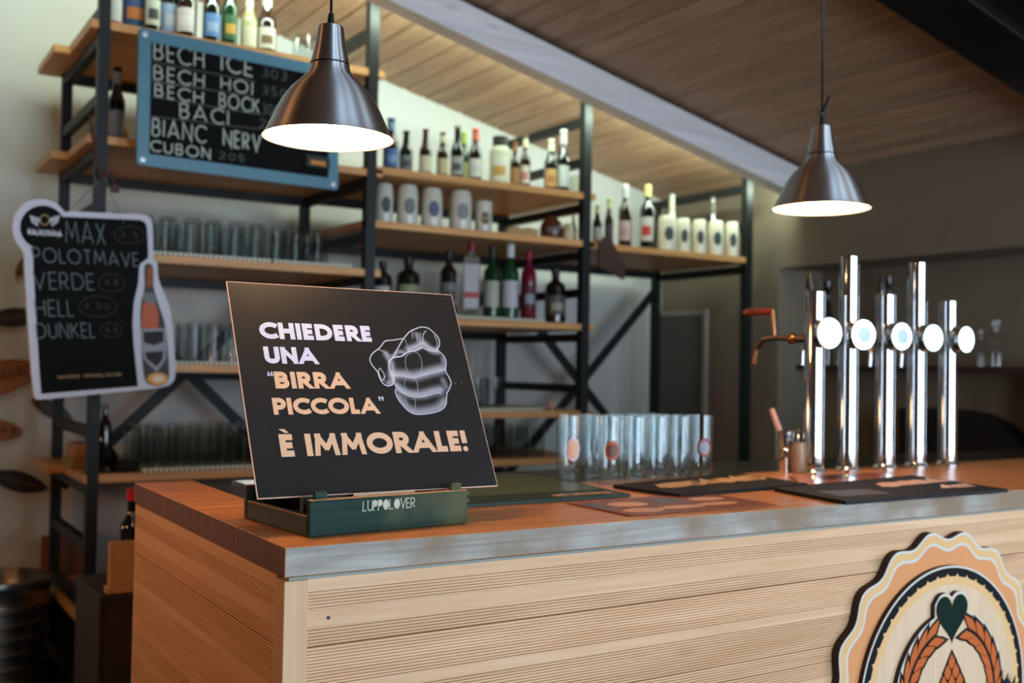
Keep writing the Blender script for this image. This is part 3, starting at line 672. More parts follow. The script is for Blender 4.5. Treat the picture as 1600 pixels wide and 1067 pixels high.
# chalk-style drawing of a pointing fist, printed on the sign
def vcmat(name, rough=.45):
    m = bpy.data.materials.new(name); m.use_nodes = True; at = m.node_tree.nodes.new('ShaderNodeVertexColor'); at.layer_name = 'print'
    m.node_tree.links.new(at.outputs[0], m.node_tree.nodes['Principled BSDF'].inputs['Base Color']); m.node_tree.nodes['Principled BSDF'].inputs['Roughness'].default_value = rough
    return m
def hand_print():
    Hh = lambda x, y: suv(560+x/5.617, 480+y/5.617)
    fine = 1.0
    lines = [
     (5, 1, [(300, 440), (340, 370), (380, 300), (410, 258), (450, 215), (490, 195), (530, 180), (570, 175), (620, 190), (670, 235), (700, 270), (710, 310), (705, 350), (688, 372)]),
     (5, 1, [(690, 374), (720, 400), (755, 440), (768, 490), (764, 560), (790, 610), (812, 660), (800, 710), (775, 755)]),
     (5, .9, [(775, 755), (772, 800), (765, 860), (720, 905), (640, 930), (560, 940), (490, 938), (440, 912), (400, 875), (350, 810), (325, 755), (325, 720)]),
     (5, 1, [(395, 275), (300, 290), (235, 298), (200, 340), (170, 370), (120, 410), (100, 460), (120, 510), (165, 565), (185, 620), (215, 670), (260, 692), (300, 680)]),
     (4, .7, [(170, 370), (230, 395), (285, 430), (300, 445)]),
     (6, 1, [(265, 480), (300, 445), (380, 430), (430, 395), (500, 380), (560, 355), (590, 370), (640, 385), (690, 380)]),
     (6, 1, [(300, 445), (270, 480), (268, 540), (295, 600), (305, 640), (300, 680)]),
     (5, .9, [(295, 600), (400, 605), (480, 620), (540, 605), (620, 580), (700, 566), (760, 545)]),
     (5, .9, [(312, 620), (320, 680), (370, 730), (430, 772), (500, 788), (560, 785), (640, 765), (700, 752), (725, 765)]),
     (4, .7, [(325, 720), (400, 760), (470, 785)]),
     (3, .55, [(445, 400), (415, 440), (410, 490), (425, 550), (450, 590), (480, 612)]), (3, .55, [(490, 390), (530, 415), (552, 470), (555, 530), (540, 590)]),
     (3, .5, [(420, 618), (405, 650), (408, 700), (430, 740)]), (3, .5, [(490, 625), (512, 660), (520, 710), (516, 760)]),
     (3, .5, [(410, 790), (420, 830), (440, 870)]), (3, .5, [(485, 795), (500, 840), (498, 880), (488, 910)]),
     (4, .9, [(592, 208), (568, 240), (565, 290), (585, 335), (620, 358), (665, 362)]),
     (4, .7, [(665, 250), (685, 290), (690, 340), (680, 365)]),
     (3, .8, [(520, 225), (512, 265), (520, 300), (548, 325)]), (3, .8, [(545, 225), (535, 262), (545, 300), (565, 325)]), (3, .6, [(470, 215), (470, 250), (478, 280)]),
     (3, .6, [(408, 282), (425, 330), (440, 375)]), (4, .8, [(190, 535), (225, 592), (214, 645), (185, 600), (175, 560), (190, 535)]),
     (3, .5, [(238, 600), (225, 640), (250, 665), (275, 655)])]
    soft = [(34, .75, [(300, 590), (400, 592), (480, 605), (560, 588), (640, 565), (720, 545)]), (30, .75, [(330, 690), (400, 740), (480, 765), (560, 765), (640, 742), (720, 725)]),
            (34, .6, [(350, 800), (420, 880), (500, 920), (600, 915), (700, 885), (760, 830)]), (26, .8, [(440, 372), (500, 350), (570, 325), (640, 375), (690, 385)]),
            (22, .6, [(240, 410), (290, 500), (298, 620), (270, 670)]), (16, .5, [(310, 430), (350, 390), (400, 400)]), (22, .4, [(745, 450), (755, 540)]), (20, .35, [(740, 640), (770, 700)]), (22, .3, [(500, 240), (560, 300)])]
    u0, v0 = Hh(80, 950); u1, v1 = Hh(840, 950); _, vt = Hh(600, 150); ul = Hh(80, 150)[0]
    U0, U1, V0, V1 = min(u0, ul)-.004, max(u1, Hh(840, 600)[0])+.004, v0-.003, vt+.003
    nx, nz = 250, 330
    gu, gv = np.meshgrid(np.linspace(U0, U1, nx), np.linspace(V0, V1, nz)); val = np.zeros_like(gu)
    sc = (Hh(600, 500)[0]-Hh(500, 500)[0])/100
    def dist(pl):
        d = np.full(gu.shape, 9.)
        P = [Hh(*p) for p in pl]
        # smooth with Catmull-Rom
        Q = []
        for i in range(len(P)-1):
            p0 = P[max(i-1, 0)]; p1 = P[i]; p2 = P[i+1]; p3 = P[min(i+2, len(P)-1)]
            for k in range(4):
                t = k/4; Q.append(tuple(.5*((2*p1[j])+(-p0[j]+p2[j])*t+(2*p0[j]-5*p1[j]+4*p2[j]-p3[j])*t*t+(-p0[j]+3*p1[j]-3*p2[j]+p3[j])*t**3) for j in (0, 1)))
        Q.append(P[-1])
        for a, c in zip(Q, Q[1:]):
            dx, dy = c[0]-a[0], c[1]-a[1]; L2 = dx*dx+dy*dy+1e-12
            t = np.clip(((gu-a[0])*dx+(gv-a[1])*dy)/L2, 0, 1); d = np.minimum(d, np.hypot(gu-a[0]-t*dx, gv-a[1]-t*dy))
        return d/sc
    ring = lines[0][2]+lines[1][2]+lines[2][2][1:]+[(312, 620), (300, 680)]+lines[3][2][::-1][1:]
    RP = [Hh(*p) for p in ring]; ins = np.zeros(gu.shape, bool)
    for a, c in zip(RP, RP[1:]+RP[:1]):
        cond = ((a[1] > gv) != (c[1] > gv)); xi = (c[0]-a[0])*(gv-a[1])/((c[1]-a[1]) or 1e-12)+a[0]; ins ^= cond & (gu < xi)
    for wd, s_, pl in soft: val = val+s_*.62*np.exp(-(dist(pl)/wd)**2)*(1-val)
    val = val*ins
    for wd, s_, pl in lines: val = np.maximum(val, s_*np.clip(1.4-(dist(pl)/(wd*.72)), 0, 1))
    rng = np.random.RandomState(3)
    val = np.clip(val*(.92+.16*rng.rand(*val.shape)), 0, 1)
    V = np.stack([gu.ravel(), np.full(gu.size, -.0007), gv.ravel()], 1)
    idx = np.arange(nx*nz).reshape(nz, nx); vv = np.maximum.reduce([val[:-1, :-1], val[1:, :-1], val[:-1, 1:], val[1:, 1:]])
    keep = vv > .02
    q_ = np.stack([idx[:-1, :-1][keep], idx[:-1, 1:][keep], idx[1:, 1:][keep], idx[1:, :-1][keep]], 1)
    used, inv = np.unique(q_, return_inverse=True); q_ = inv.reshape(q_.shape)
    me = bpy.data.meshes.new('pointing_hand_print'); me.from_pydata(V[used].tolist(), [], q_.tolist())
    ca = me.color_attributes.new('print', 'FLOAT_COLOR', 'POINT'); bl = np.array(lin((33, 33, 33))); wh = np.array(lin((216, 222, 238)))
    vz = val.ravel()[used][:, None]; col = np.concatenate([bl+(wh-bl)*vz, np.ones((len(used), 1))], 1); ca.data.foreach_set('color', col.astype(np.float32).ravel())
    me.materials.append(vcmat('hand_print')); o = bpy.data.objects.new('pointing_hand_print', me); COL.objects.link(o); o.parent = sign; o['label'] = 'white chalk-style drawing of a pointing fist'
hand_print()
sc_ = MB(); sc_.flat = True
for px, py in ((711, 599), (721, 598)): c_ = suv(px, py); sc_.add([F(c_[0]-.0016, c_[1]), F(c_[0], c_[1]-.0006), F(c_[0]+.0016, c_[1]), F(c_[0], c_[1]+.0008)], [(0, 1, 2, 3)])
sc_.build('scratch', LIL, sign)

GREENW = wood('green_stained_wood', (24, 44, 40), (44, 68, 60), 'x', .7, rnd=.05, c3=(84, 88, 62), bump=.5, scale=1.2, spec=.15)
GREENS = wood('green_stained_wood_side', (24, 34, 32), (44, 56, 52), 'y', .55, rnd=.05, bump=.35, scale=1.2)
BAREW = mat('bare_wood_edge', (190, 140, 92), .6)
cr = thing('wooden_crate', 'shallow dark green stained crate with pale lettering under the black sign', 'crate', (.662, 1.661, CZ+.001), math.radians(5.3))
CW, CD, CH = .318, .264, .0615
def cboard(name, a, mt, ch=.0015):
    o = MB().box(*a, ch).build(name, mt, cr); o.data.materials.append(BAREW)
    for p in o.data.polygons:
        if 0.3 < p.normal.z < .95: p.material_index = 1
    return o
fb = cboard('front_board', (0, CW, 0, .012, 0, CH), GREENW)
for p in fb.data.polygons:
    if p.normal.z > .95: p.material_index = 1
cboard('back_board', (0, CW, CD-.012, CD, 0, CH), GREENS)
cboard('side_board', (.001, .013, .012, CD-.012, 0, .034), GREENS); cboard('side_board', (CW-.013, CW-.001, .012, CD-.012, 0, .034), GREENS)
MB().box(.013, CW-.013, .012, CD-.012, .004, .010).build('crate_bottom', GREENS, cr)
MB().box(.014, CW-.014, .052, .064, .03, .0605).build('crossbar', GREENS, cr)
for x_ in (.010, .283): MB().box(x_, x_+.022, .001, .011, CH, CH+.013, .001).build('peg', GREENW, cr)
fj = MB()
for z in (.006, .022, .038, .052): fj.box(CW-.0005, CW+.004, .0005, .011, z, z+.007)
fj.build('finger_joint', GREENW, cr)
lt = MB(); lt.flat = True
F2 = lambda u, v: (u, -.0006, v)
s_ = 'LUPPOLOVER'; xx = .100; zz0 = .037
for k, ch in enumerate(s_):
    wd, st = GL[ch]; wd_ = .0085*min(max(wd, .4), .85)/.6; h = .0165
    wd_ = {'L': .007, 'U': .0085, 'P': .0075, 'O': .0105, 'V': .0095, 'E': .0065, 'R': .0085}[ch]
    for pl in st: ribbon(lt, [(xx+p[0]/max(wd, .3)*wd_, zz0+p[1]*h) for p in pl], .0017, F2)
    if ch == 'O': P_ = [(xx+wd_/2+wd_*.42*math.cos(a), zz0+h/2+h*.42*math.sin(a)) for a in (2*PI*i/16 for i in range(16))]; lt.add([F2(*p) for p in P_], [tuple(range(16))])
    if ch == 'P': lt.add([F2(xx, zz0+h*.45), F2(xx+wd_*.8, zz0+h*.5), F2(xx+wd_*.9, zz0+h*.72), F2(xx+wd_*.75, zz0+h*.95), F2(xx, zz0+h)], [(0, 1, 2, 3, 4)])
    if ch in 'LUPVR':
        for q_ in ((xx, zz0 if ch not in 'UV' else zz0+h), ): lt.add([F2(q_[0]-.002, q_[1]-.0006), F2(q_[0]+.002, q_[1]-.0006), F2(q_[0]+.002, q_[1]+.0006), F2(q_[0]-.002, q_[1]+.0006)], [(0, 1, 2, 3)])
    xx += wd_+.0024
lt.build('lettering', mat('stencil_cream', (190, 188, 166), .6), cr)
# paper beer mats lying in the crate
pm = mat('paper_cream', (226, 188, 160), .7); pm2 = mat('paper_kraft', (200, 150, 110), .7)
for k, (x_, w_, z_, lb) in enumerate(((.02, .10, .046, 'pale paper card standing in the left of the green crate'), (.10, .125, .054, 'cream paper card leaning in the middle of the green crate'))):
    q_ = cr.matrix_world; a = math.radians(5.3)
    o = MB().box(0, w_, 0, .0022, 0, z_).build('paper_card', pm if k else pm2); 
    lx, ly = x_, .016+.006*k; o.location = (.662+lx*math.cos(a)-ly*math.sin(a), 1.661+lx*math.sin(a)+ly*math.cos(a), CZ+.0115); o.rotation_euler = (math.radians(-12), 0, a)
    tag(o, lb, 'card')

# ------------------------------------------------------------------ mats and menus on the bar
def quad_thing(name, label, cat, pts, z, th, mt, rnd=0):
    P = [atz(*p, z+th)[:2] for p in pts]; c = sum(P)/4
    t = thing(name, label, cat, (c[0], c[1], z))
    MB().prism([tuple(p-c) for p in P], 0, th, 'xy').build('mat_body', mt, t)
    def f(u, v, P=P, c=c):   # bilinear u,v in 0..1: u along first edge
        q = (P[0]*(1-u)+P[1]*u)*(1-v)+(P[3]*(1-u)+P[2]*u)*v-c; return (q[0], q[1], th+.0004)
    return t, f
GM = mat('green_mat', (24, 56, 46), .5); GM2 = mat('green_gloss', (76, 92, 50), .35)
ZT = CZ+.0012
t, f = quad_thing('bar_mat', 'dark green bar mat with small cream lettering beside the black sign', 'mat', [(700, 790), (985, 772), (820, 736), (640, 742)], ZT, .006, GM)
m = MB(); m.flat = True; text_at(m, 'BIRRA ARTIGIANALE', .60, .06, .06, .34, .012, f, bold=False); m.build('lettering', mat('cream_print', (214, 170, 120), .5), t)
m = MB(); m.flat = True; m.add([f(.02, .2), f(.98, .2), f(.96, .9), f(.04, .9)], [(0, 1, 2, 3)]); m.build('olive_panel', GM2, t)
t, f = quad_thing('rubber_bar_mat', 'black rubber bar mat with cream script in front of the tall glasses', 'mat', [(1062, 772), (1262, 755), (1150, 738), (958, 757)], ZT, .008, RUBBER)
m = MB(); m.flat = True; text_at(m, 'BEERS AND ALES', .12, .42, .34, .78, .09, f, gap=.1, shear=.3, bold=False); m.build('lettering', MATS['cream_print'], t)
t, f = quad_thing('menu_sheet', 'curled brown laminated menu sheet with pale ovals on the bar edge', 'menu', [(985, 805), (1215, 788), (1105, 770), (884, 785)], ZT, .0016, mat('menu_brown', (140, 72, 42), .5, coat=.1, var=.3, bscale=60))
MP = mat('menu_pale', (232, 178, 146), .5); MD = mat('menu_dark', (70, 34, 26), .4, coat=.3)
def blob(f, cu, cv, ru, rv, mt, par, n=20, name='printed_shape'):
    m = MB(); m.flat = True; m.add([f(cu+ru*math.cos(2*PI*i/n), cv+rv*math.sin(2*PI*i/n)) for i in range(n)], [tuple(range(n))]); m.build(name, mt, par)
for cu, cv, ru, rv, q_ in ((.25, .62, .12, .16, MP), (.18, .22, .12, .14, MP), (.45, .25, .16, .10, MP), (.72, .30, .14, .10, MP), (.80, .62, .12, .12, MP), (.55, .66, .10, .14, MD), (.06, .62, .05, .22, MD)): blob(f, cu, cv, ru, rv, q_, t)
t, f = quad_thing('rubber_bar_mat', 'black rubber bar mat with pink and grey lettering on the right, nearest the front edge', 'mat', [(1322, 783), (1575, 764), (1425, 742), (1210, 762)], ZT, .008, RUBBER)
m = MB(); m.flat = True; text_at(m, 'BIRRA', .50, .50, .26, .44, .07, f, gap=.1, shear=.3, bold=False); text_at(m, 'ALE', .72, .22, .18, .22, .05, f, gap=.1, shear=.3, bold=False); m.build('lettering', mat('pink_print', (226, 180, 158), .5), t)
m = MB(); m.flat = True; m.add([f(.08, .25), f(.36, .20), f(.36, .5), f(.10, .62)], [(0, 1, 2, 3)]); m.build('grey_patch', mat('grey_print', (72, 64, 64), .5), t)
t, f = quad_thing('menu_sheet', 'reddish glossy menu sheet lying in front of the beer taps', 'menu', [(1258, 757), (1400, 745), (1380, 737), (1232, 744)], ZT, .0016, mat('menu_pink', (190, 118, 92), .3, coat=.4))
blob(f, .45, .6, .22, .3, MD, t); blob(f, .85, .5, .08, .25, mat('menu_red', (150, 30, 36), .4), t)

# ------------------------------------------------------------------ tall glasses on the bar
def tumbler_prof(r, h, th=.0022, base=.012, rt=None):
    rt = rt or r
    return [(1e-4, 0), (r*.92, 0), (r, .003), (rt, h-.001), (rt-th/2, h), (rt-th, h-.001), (r-th, base+.004), (r-th-.004, base), (1e-4, base)]
def make_glass(name, label, prof, loc, group, logo=None, seg=28):
    t = thing(name, label, 'glass', loc, 0, group)
    MB().lathe(prof, seg).build('glass_body', GLASS, t)
    return t
BG = thing('beer_glass', 'tall straight beer glass without a badge in the cluster on the bar', 'glass', (1.61, 2.10, CZ+.0015), 0, 'tall beer glasses on the bar')
MB().lathe(tumbler_prof(.0285, .168, rt=.0305), 32).build('glass_body', GLASS, BG)
def badge(t, ang, mt1, mt2, shape=1):
    r = .0298; pts = []; 
    for (k, mt, e) in ((1.0, mt1, .0004), (.72, mt2, .0007)):
        m = MB(); m.flat = True; P = [(0, 0)]+[(math.cos(2*PI*i/20)*k, math.sin(2*PI*i/20)*k) for i in range(20)]
        rr = r+e+.0006
        m.add([(rr*math.cos(ang+p[0]*.62), rr*math.sin(ang+p[0]*.62), .085+p[1]*.026*shape) for p in P], [(0, 1+i, 1+(i+1) % 20) for i in range(20)], True)
        m.build('badge', mt, t)
pos = [(1.555+.0, 2.175, 1), (1.625, 2.105, 2), (1.70, 2.10, 0), (1.775, 2.10, 0), (1.85, 2.10, 0), (1.93, 2.105, 3)]
pos += [(1.63+.075*i, 2.176, 0) for i in range(5)]+[(1.60+.075*i, 2.25, 0) for i in range(5)]
first = True; cnt = {}; ORD0 = ['first', 'second', 'third', 'fourth', 'fifth']
BL = {1: 'tall beer glass with a pale oval badge, leftmost of the cluster on the bar', 2: 'tall beer glass with orange-brown round badge, front left of the cluster', 3: 'tall beer glass with red crest badge, right end of the cluster'}
for x_, y_, k in pos:
    if k == 0:
        zt = CZ+.0015 if y_ < YB-.03 else CZ+.0015
        ky = 'front row' if y_ < 2.12 else ('middle row' if y_ < 2.2 else 'rear row'); cnt[ky] = cnt.get(ky, 0)+1
        lb = 'plain tall beer glass in the cluster on the bar, %s, %s from left' % (ky, ORD0[cnt[ky]-1])
        if first: BG.location = (x_, y_, zt); BG['label'] = lb; first = False
        else: dup(BG, (x_, y_, zt), 0, lb)
    else:
        g = thing('beer_glass', BL[k], 'glass', (x_, y_, CZ+.0015)); MB().lathe(tumbler_prof(.0285, .170, rt=.0305), 32).build('glass_body', GLASS, g)
        ang = math.atan2(-y_, -x_)+.25
        badge(g, ang, {1: mat('badge_pale', (214, 190, 190), .4), 2: mat('badge_orange', (176, 84, 36), .4), 3: mat('badge_red', (150, 70, 56), .4)}[k], {1: mat('badge_peach', (224, 170, 140), .4), 2: mat('badge_brown', (104, 50, 26), .4), 3: mat('badge_grey', (150, 150, 165), .4)}[k], 1.15 if k == 1 else .95)
# rear row stands on a glass-rinser board bridging to the steel surface
MB().box(-.22, .22, -.04, .045, 0, .0145, .001).build('rinser_board', mat('rinser', (60, 64, 56), .4, .6), None, loc=(1.75, 2.238, 1.0855))
tag(bpy.data.objects['rinser_board'], 'low dark metal board under the rear row of tall glasses', 'board')

# ------------------------------------------------------------------ beer taps
bx = [2.291, 2.433, 2.589, 2.738, 2.892]; tops = [1.62, 1.731, 1.627, 1.734, 1.622]
names = ['first from the left, with a wooden-handled spout behind', 'second from the left, tall', 'third from the left, with a black knob on top', 'fourth from the left, tall', 'fifth and rightmost, short']
BADGE = mat('badge_glow', (220, 240, 240), .4, emit=(205, 240, 240), es=1.6); BADGE2 = mat('badge_print', (150, 172, 176), .4, emit=(150, 190, 190), es=.45)
for i in range(5):
    y_ = 2.105; x_ = aty([1272, 1325, 1383, 1432, 1481][i], 600, y_)[0]
    t = thing('beer_tap', 'chrome beer tap with lit badge, '+names[i], 'beer tap', (x_, y_, CZ+.001), 0, 'beer taps on the bar')
    H = tops[i]-CZ; R = .029
    MB().lathe([(1e-4, 0), (.036, 0), (.036, .006), (.031, .012), (R, .016)], 40).build('base_ring', CHROME, t)
    MB().lathe([(R, .012), (R, H-.003), (R-.003, H), (1e-4, H)], 48).build('column', CHROME, t)
    yaw = [-.17, -.16, -.10, -.10, .02][i]
    bh = thing('badge_arm', '', ''); del bh['label']; del bh['category']; bpy.data.objects.remove(bh)
    zb = 1.4985-CZ; dy = -.058
    rot = Matrix.Rotation(yaw*-1, 4, 'Z')
    a = MB().tube((0, -R+.004, zb), (0, dy+.012, zb), .014, 20); 
    ao = a.build('badge_holder', BLACK, t); ao.rotation_euler = (0, 0, yaw)
    m = MB(); m.lathe([(1e-4, -.006), (.0425, -.006), (.0435, -.002), (.0435, .012), (.030, .018), (1e-4, .018)], 40, (0, dy, zb), axis='y'); o = m.build('badge_rim', CHROME, t); o.rotation_euler = (0, 0, yaw)
    m = MB(); m.lathe([(1e-4, -.0085), (.036, -.0085), (.040, -.0062)], 40, (0, dy, zb), axis='y'); o = m.build('badge_face', BADGE, t); o.rotation_euler = (0, 0, yaw); o['label'] = 'glowing white badge face'
    if i in (1, 2):
        m = MB(); m.lathe([(1e-4, -.0092), (.022, -.0092), (.023, -.0086)], 28, (0, dy, zb), axis='y'); o = m.build('badge_print', BADGE2, t); o.rotation_euler = (0, 0, yaw)
        o.data.materials[0] = BADGE2
    ao.rotation_euler = (0, 0, yaw)
    # faucet on the bartender's side
    fz = 1.485-CZ
    m = MB(); m.tube((0, R-.004, fz), (0, .075, fz), .012, 16); m.tube((0, .075, fz), (0, .155, fz+.004), .009, 14, .008); m.ball((0, .085, fz), .0165, 10)
    mt = COPPER if i == 0 else CHROME
    m.build('faucet_body', mt, t)
    L_ = .215 if i == 0 else .13
    m = MB(); m.path([(0, .15, fz+.004), (0, .2 if i == 0 else .165, fz-.002), (0, .23 if i == 0 else .175, fz-.03), (0, .238 if i == 0 else .178, fz-.075)], .0075, 12); m.build('spout', mt, t)
    if i == 0:
        m = MB(); m.tube((0, .155, fz), (0, .165, fz+.088), .007, 12); m.build('lever', COPPER, t)
        m = MB(); m.lathe([(1e-4, .0), (.008, .0), (.011, .02), (.010, .05), (.013, .085), (.012, .1), (1e-4, .104)], 16, (0, .168, fz+.083), axis='y'); m.build('handle', mat('handle_wood', (150, 62, 28), .3, coat=.5), t)
        m = MB(); m.ball((0, .277, fz+.083), .009, 10); m.build('handle_tip', COPPER, t)
    elif i == 2:
        pass
    if i in (0, 2):
        m = MB(); m.tube((0, .012, H), (0, .016, H+.02), .006, 12); m.build('knob_stem', CHROME, t)
        m = MB(); m.lathe([(1e-4, .0), (.012, .004), (.013, .015), (.007, .04), (.004, .052), (1e-4, .055)], 16, (0, .018, H+.005)); m.build('knob', BLACK, t)

# steel shaker with a tool and a jug by the first tap
p = atz(1225, 735, CZ+.0015)
t = thing('steel_shaker', 'small steel cup with a banded waist left of the first beer tap', 'cup', (p[0], p[1], CZ+.0015))
MB().lathe([(1e-4, 0), (.0275, 0), (.029, .06), (.0305, .0605), (.0305, .064), (.029, .065), (.032, .112), (.0335, .113), (.0325, .114), (.0305, .112), (.0265, .004), (1e-4, .004)], 36).build('cup_body', CHROME, t)
t = thing('bar_spoon', 'brush with a pale wooden handle standing in the steel cup', 'brush', (p[0], p[1], CZ+.008))
MB().tube((.004, 0, 0), (-.012, .01, .115), .004, 10).build('brush_shaft', mat('brush_bristle', (80, 60, 44), .7), t)
MB().tube((-.012, .01, .11), (-.034, .02, .172), .0105, 16, .0085).build('brush_handle', mat('pink_wood', (206, 158, 136), .5), t)
p = atz(1257, 738, CZ+.0015)
t = thing('frosted_jug', 'frosted plastic jug with a spoon between the steel cup and the first tap', 'jug', (p[0]-.012, p[1]+.01, CZ+.0015))
MB().lathe([(1e-4, 0), (.020, 0), (.024, .02), (.024, .06), (.019, .085), (.017, .086), (.022, .06), (.022, .02), (1e-4, .004)], 28).build('jug_body', mat('frosted_plastic', (214, 186, 156), .35, trans=.5), t)
MB().tube((0, 0, .01), (.008, .012, .125), .004, 8).build('spoon_handle', CHROME, t)

# ------------------------------------------------------------------ chalkboard with the blue frame
cb, cuv = frame_obj('chalkboard', 'blue-framed chalkboard with chalked drink names hanging on the top left shelf', 'chalkboard', (.886, 3.965, 2.096), .121, .006, .007)
CWd, CHd = .829, .501
BLUE = mat('blue_frame', (86, 134, 152), .35, coat=.3)
def rrect(x0, x1, z0, z1, r, n=6):
    out = []
    for cx, cz, a0 in ((x1-r, z1-r, 0), (x0+r, z1-r, 90), (x0+r, z0+r, 180), (x1-r, z0+r, 270)):
        out += [(cx+r*math.cos(math.radians(a0+90*k/n)), cz+r*math.sin(math.radians(a0+90*k/n))) for k in range(n+1)]
    return out
MB().prism(rrect(.01, CWd-.01, .01, CHd-.01, .01), .0, .008).build('slate', mat('slate_black', (13, 14, 14), .8, var=.25, bscale=12, spec=.15), cb)
A = rrect(0, CWd, 0, CHd, .014); Bq = rrect(.045, CWd-.045, .045, CHd-.045, .003); n = len(A)
m = MB(); m.add([(p[0], -.006, p[1]) for p in A]+[(p[0], -.006, p[1]) for p in Bq]+[(p[0], .008, p[1]) for p in A]+[(p[0], .001, p[1]) for p in Bq],
  [(i, (i+1) % n, n+(i+1) % n, n+i) for i in range(n)]+[(i, 2*n+i, 2*n+(i+1) % n, (i+1) % n) for i in range(n)]+[(n+i, n+(i+1) % n, 3*n+(i+1) % n, 3*n+i) for i in range(n)])
m.build('frame', BLUE, cb)
for u, v in ((.022, CHd-.022), (.022, .022), (CWd-.022, .022), (CWd-.022, CHd-.022)):
    m = MB(); m.lathe([(.011, -.006), (.010, -.009), (1e-4, -.0105)], 16, (u, 0, v), axis='y'); m.build('corner_screw', mat('screw_white', (210, 220, 228), .3, .3), cb)
m = MB(); m.flat = True
Fc = lambda u, v: (u, -.0008, v); CH_ = mat('chalk', (166, 176, 164), .9); CHF = mat('chalk_faint', (92, 100, 92), .9)
Zc = lambda x, y: (180+x/3.953, 30+y/3.953)
rg = random.Random(5); mf = MB(); mf.flat = True
def chalk(mb, s, p, pr, pt, t=.0065, gap=.22, jit=.02, uvf=cuv, F_=Fc, sh=0):
    a = uvf(*p); c = uvf(*pr); h = uvf(*pt)[1]-a[1]; x_ = a[0]; 
    text_at(mb, s, a[0], (a[1]+c[1])/2 if abs(a[1]-c[1]) < h*.5 else a[1], h, c[0]-a[0], t, F_, gap, sh, jit, False, rng=rg)
for s, x0, y0, x1, y1, yt in (('BECH', 235, 258, 550, 300, 140), ('ICE', 650, 325, 848, 355, 215), ('BECH', 235, 375, 550, 425, 282), ('HOI', 650, 440, 850, 465, 355),
                          ('BECH', 238, 485, 545, 520, 400), ('BOCK', 640, 545, 890, 585, 450), ('BACI', 395, 620, 700, 650, 520), ('BIANC', 225, 735, 560, 755, 620), ('NERV', 665, 790, 900, 815, 680), ('CUBON', 215, 820, 590, 865, 745)):
    chalk(m, s, Zc(x0, y0), Zc(x1, y1), Zc(x0, yt), .0085 if s in ('ICE', 'NERV') else .0068)
m.build('chalk_writing', CH_, cb)
for s, x0, y0, x1, y1, yt in (('303', 905, 350, 1060, 385, 290), ('350', 905, 460, 1060, 490, 405), ('300', 905, 590, 1010, 600, 520), ('2', 890, 670, 930, 675, 610), ('205', 640, 865, 800, 880, 820)):
    chalk(mf, s, Zc(x0, y0), Zc(x1, y1), Zc(x0, yt), .0035)
for x0, y0, x1, y1 in ((225, 262, 860, 385), (225, 385, 850, 475), (225, 480, 900, 590), (225, 600, 900, 680), (225, 378, 560, 430)):
    ribbon(mf, [cuv(*Zc(x0, y0)), cuv(*Zc(x1, y1))], .003, Fc)
mf.build('chalk_writing', CHF, cb, label='faint chalk prices and ruled lines')
def on_chalk(px, py, d):
    u, v = cuv(px, py); return cb.matrix_world @ Vector((u, d, v))
pp = on_chalk(494, 256, -.012)
t = thing('board_eraser', 'dark board eraser with an orange stripe stuck low on the chalkboard', 'eraser', pp, .121)
MB().box(-.055, .055, -.006, .012, -.02, .028, .003).build('eraser_body', mat('eraser_dark', (24, 34, 32), .5), t)
MB().box(-.034, .034, -.0068, -.0055, -.008, .010).build('orange_stripe', mat('orange_plastic', (206, 132, 50), .5), t)

# ------------------------------------------------------------------ hanging board with the white border
hb, huv = frame_obj('hanging_menu_board', 'white-bordered blackboard with round top and bottle cut-out hanging by a string', 'menu board', (.557, 3.80, 1.261), .371, .115, .047)
def fan(mb, poly, y, F_=None):
    n = len(poly); cx = sum(p[0] for p in poly)/n; cz = sum(p[1] for p in poly)/n
    mb.add([(p[0], y, p[1]) for p in poly]+[(cx, y, cz)], [(i, (i+1) % n, n) for i in range(n)])
def cr_s(P, k=5, closed=True):
    Q = []; n = len(P)
    for i in range(n if closed else n-1):
        p0 = P[(i-1) % n] if closed else P[max(i-1, 0)]; p1 = P[i]; p2 = P[(i+1) % n]; p3 = P[(i+2) % n] if closed else P[min(i+2, n-1)]
        for j in range(k):
            t = j/k; Q.append(tuple(.5*((2*p1[d])+(-p0[d]+p2[d])*t+(2*p0[d]-5*p1[d]+4*p2[d]-p3[d])*t*t+(-p0[d]+3*p1[d]-3*p2[d]+p3[d])*t**3) for d in (0, 1)))
    return Q
Zh = lambda x, y: (x/3.333, 280+y/3.333)
circ = [(340, 170), (300, 130), (250, 107), (200, 103), (140, 118), (95, 158), (68, 210), (68, 280), (90, 335), (125, 385)]
outer_px = circ+[(128, 450), (137, 600), (150, 800), (165, 1000), (180, 1125), (200, 1147), (260, 1143), (500, 1120), (700, 1100), (850, 1082), (900, 1055), (914, 1000), (905, 850), (890, 700), (870, 630), (840, 560), (822, 500), (820, 440), (805, 422), (798, 400), (797, 300), (792, 225), (770, 192), (735, 183), (550, 175), (380, 168)]
OUT = [huv(*Zh(*p)) for p in outer_px]
HW = mat('board_white', (205, 208, 220), .45)
m = MB(); m.prism(cr_s(OUT, 3), .0, .008); m.build('board_body', HW, hb)
SB = mat('board_slate', (16, 18, 18), .8, var=.2, bscale=14, spec=.15)
m = MB(); m.flat = True
rect_px = [(330, 195), (560, 205), (730, 212), (755, 225), (765, 250), (770, 330), (772, 410), (735, 425), (725, 460), (720, 540), (697, 640), (690, 740), (695, 850), (710, 1000), (718, 1078), (460, 1098), (215, 1118), (205, 1000), (190, 750), (170, 400), (160, 360), (250, 280)]
fan(m, [huv(*Zh(*p)) for p in rect_px], -.0005)
m.build('slate_panel', SB, hb)
m = MB(); m.flat = True
cc = huv(*Zh(222, 250)); 
cpx = [(222+118*math.cos(a), 250+113*math.sin(a)) for a in (2*PI*i/32 for i in range(32))]
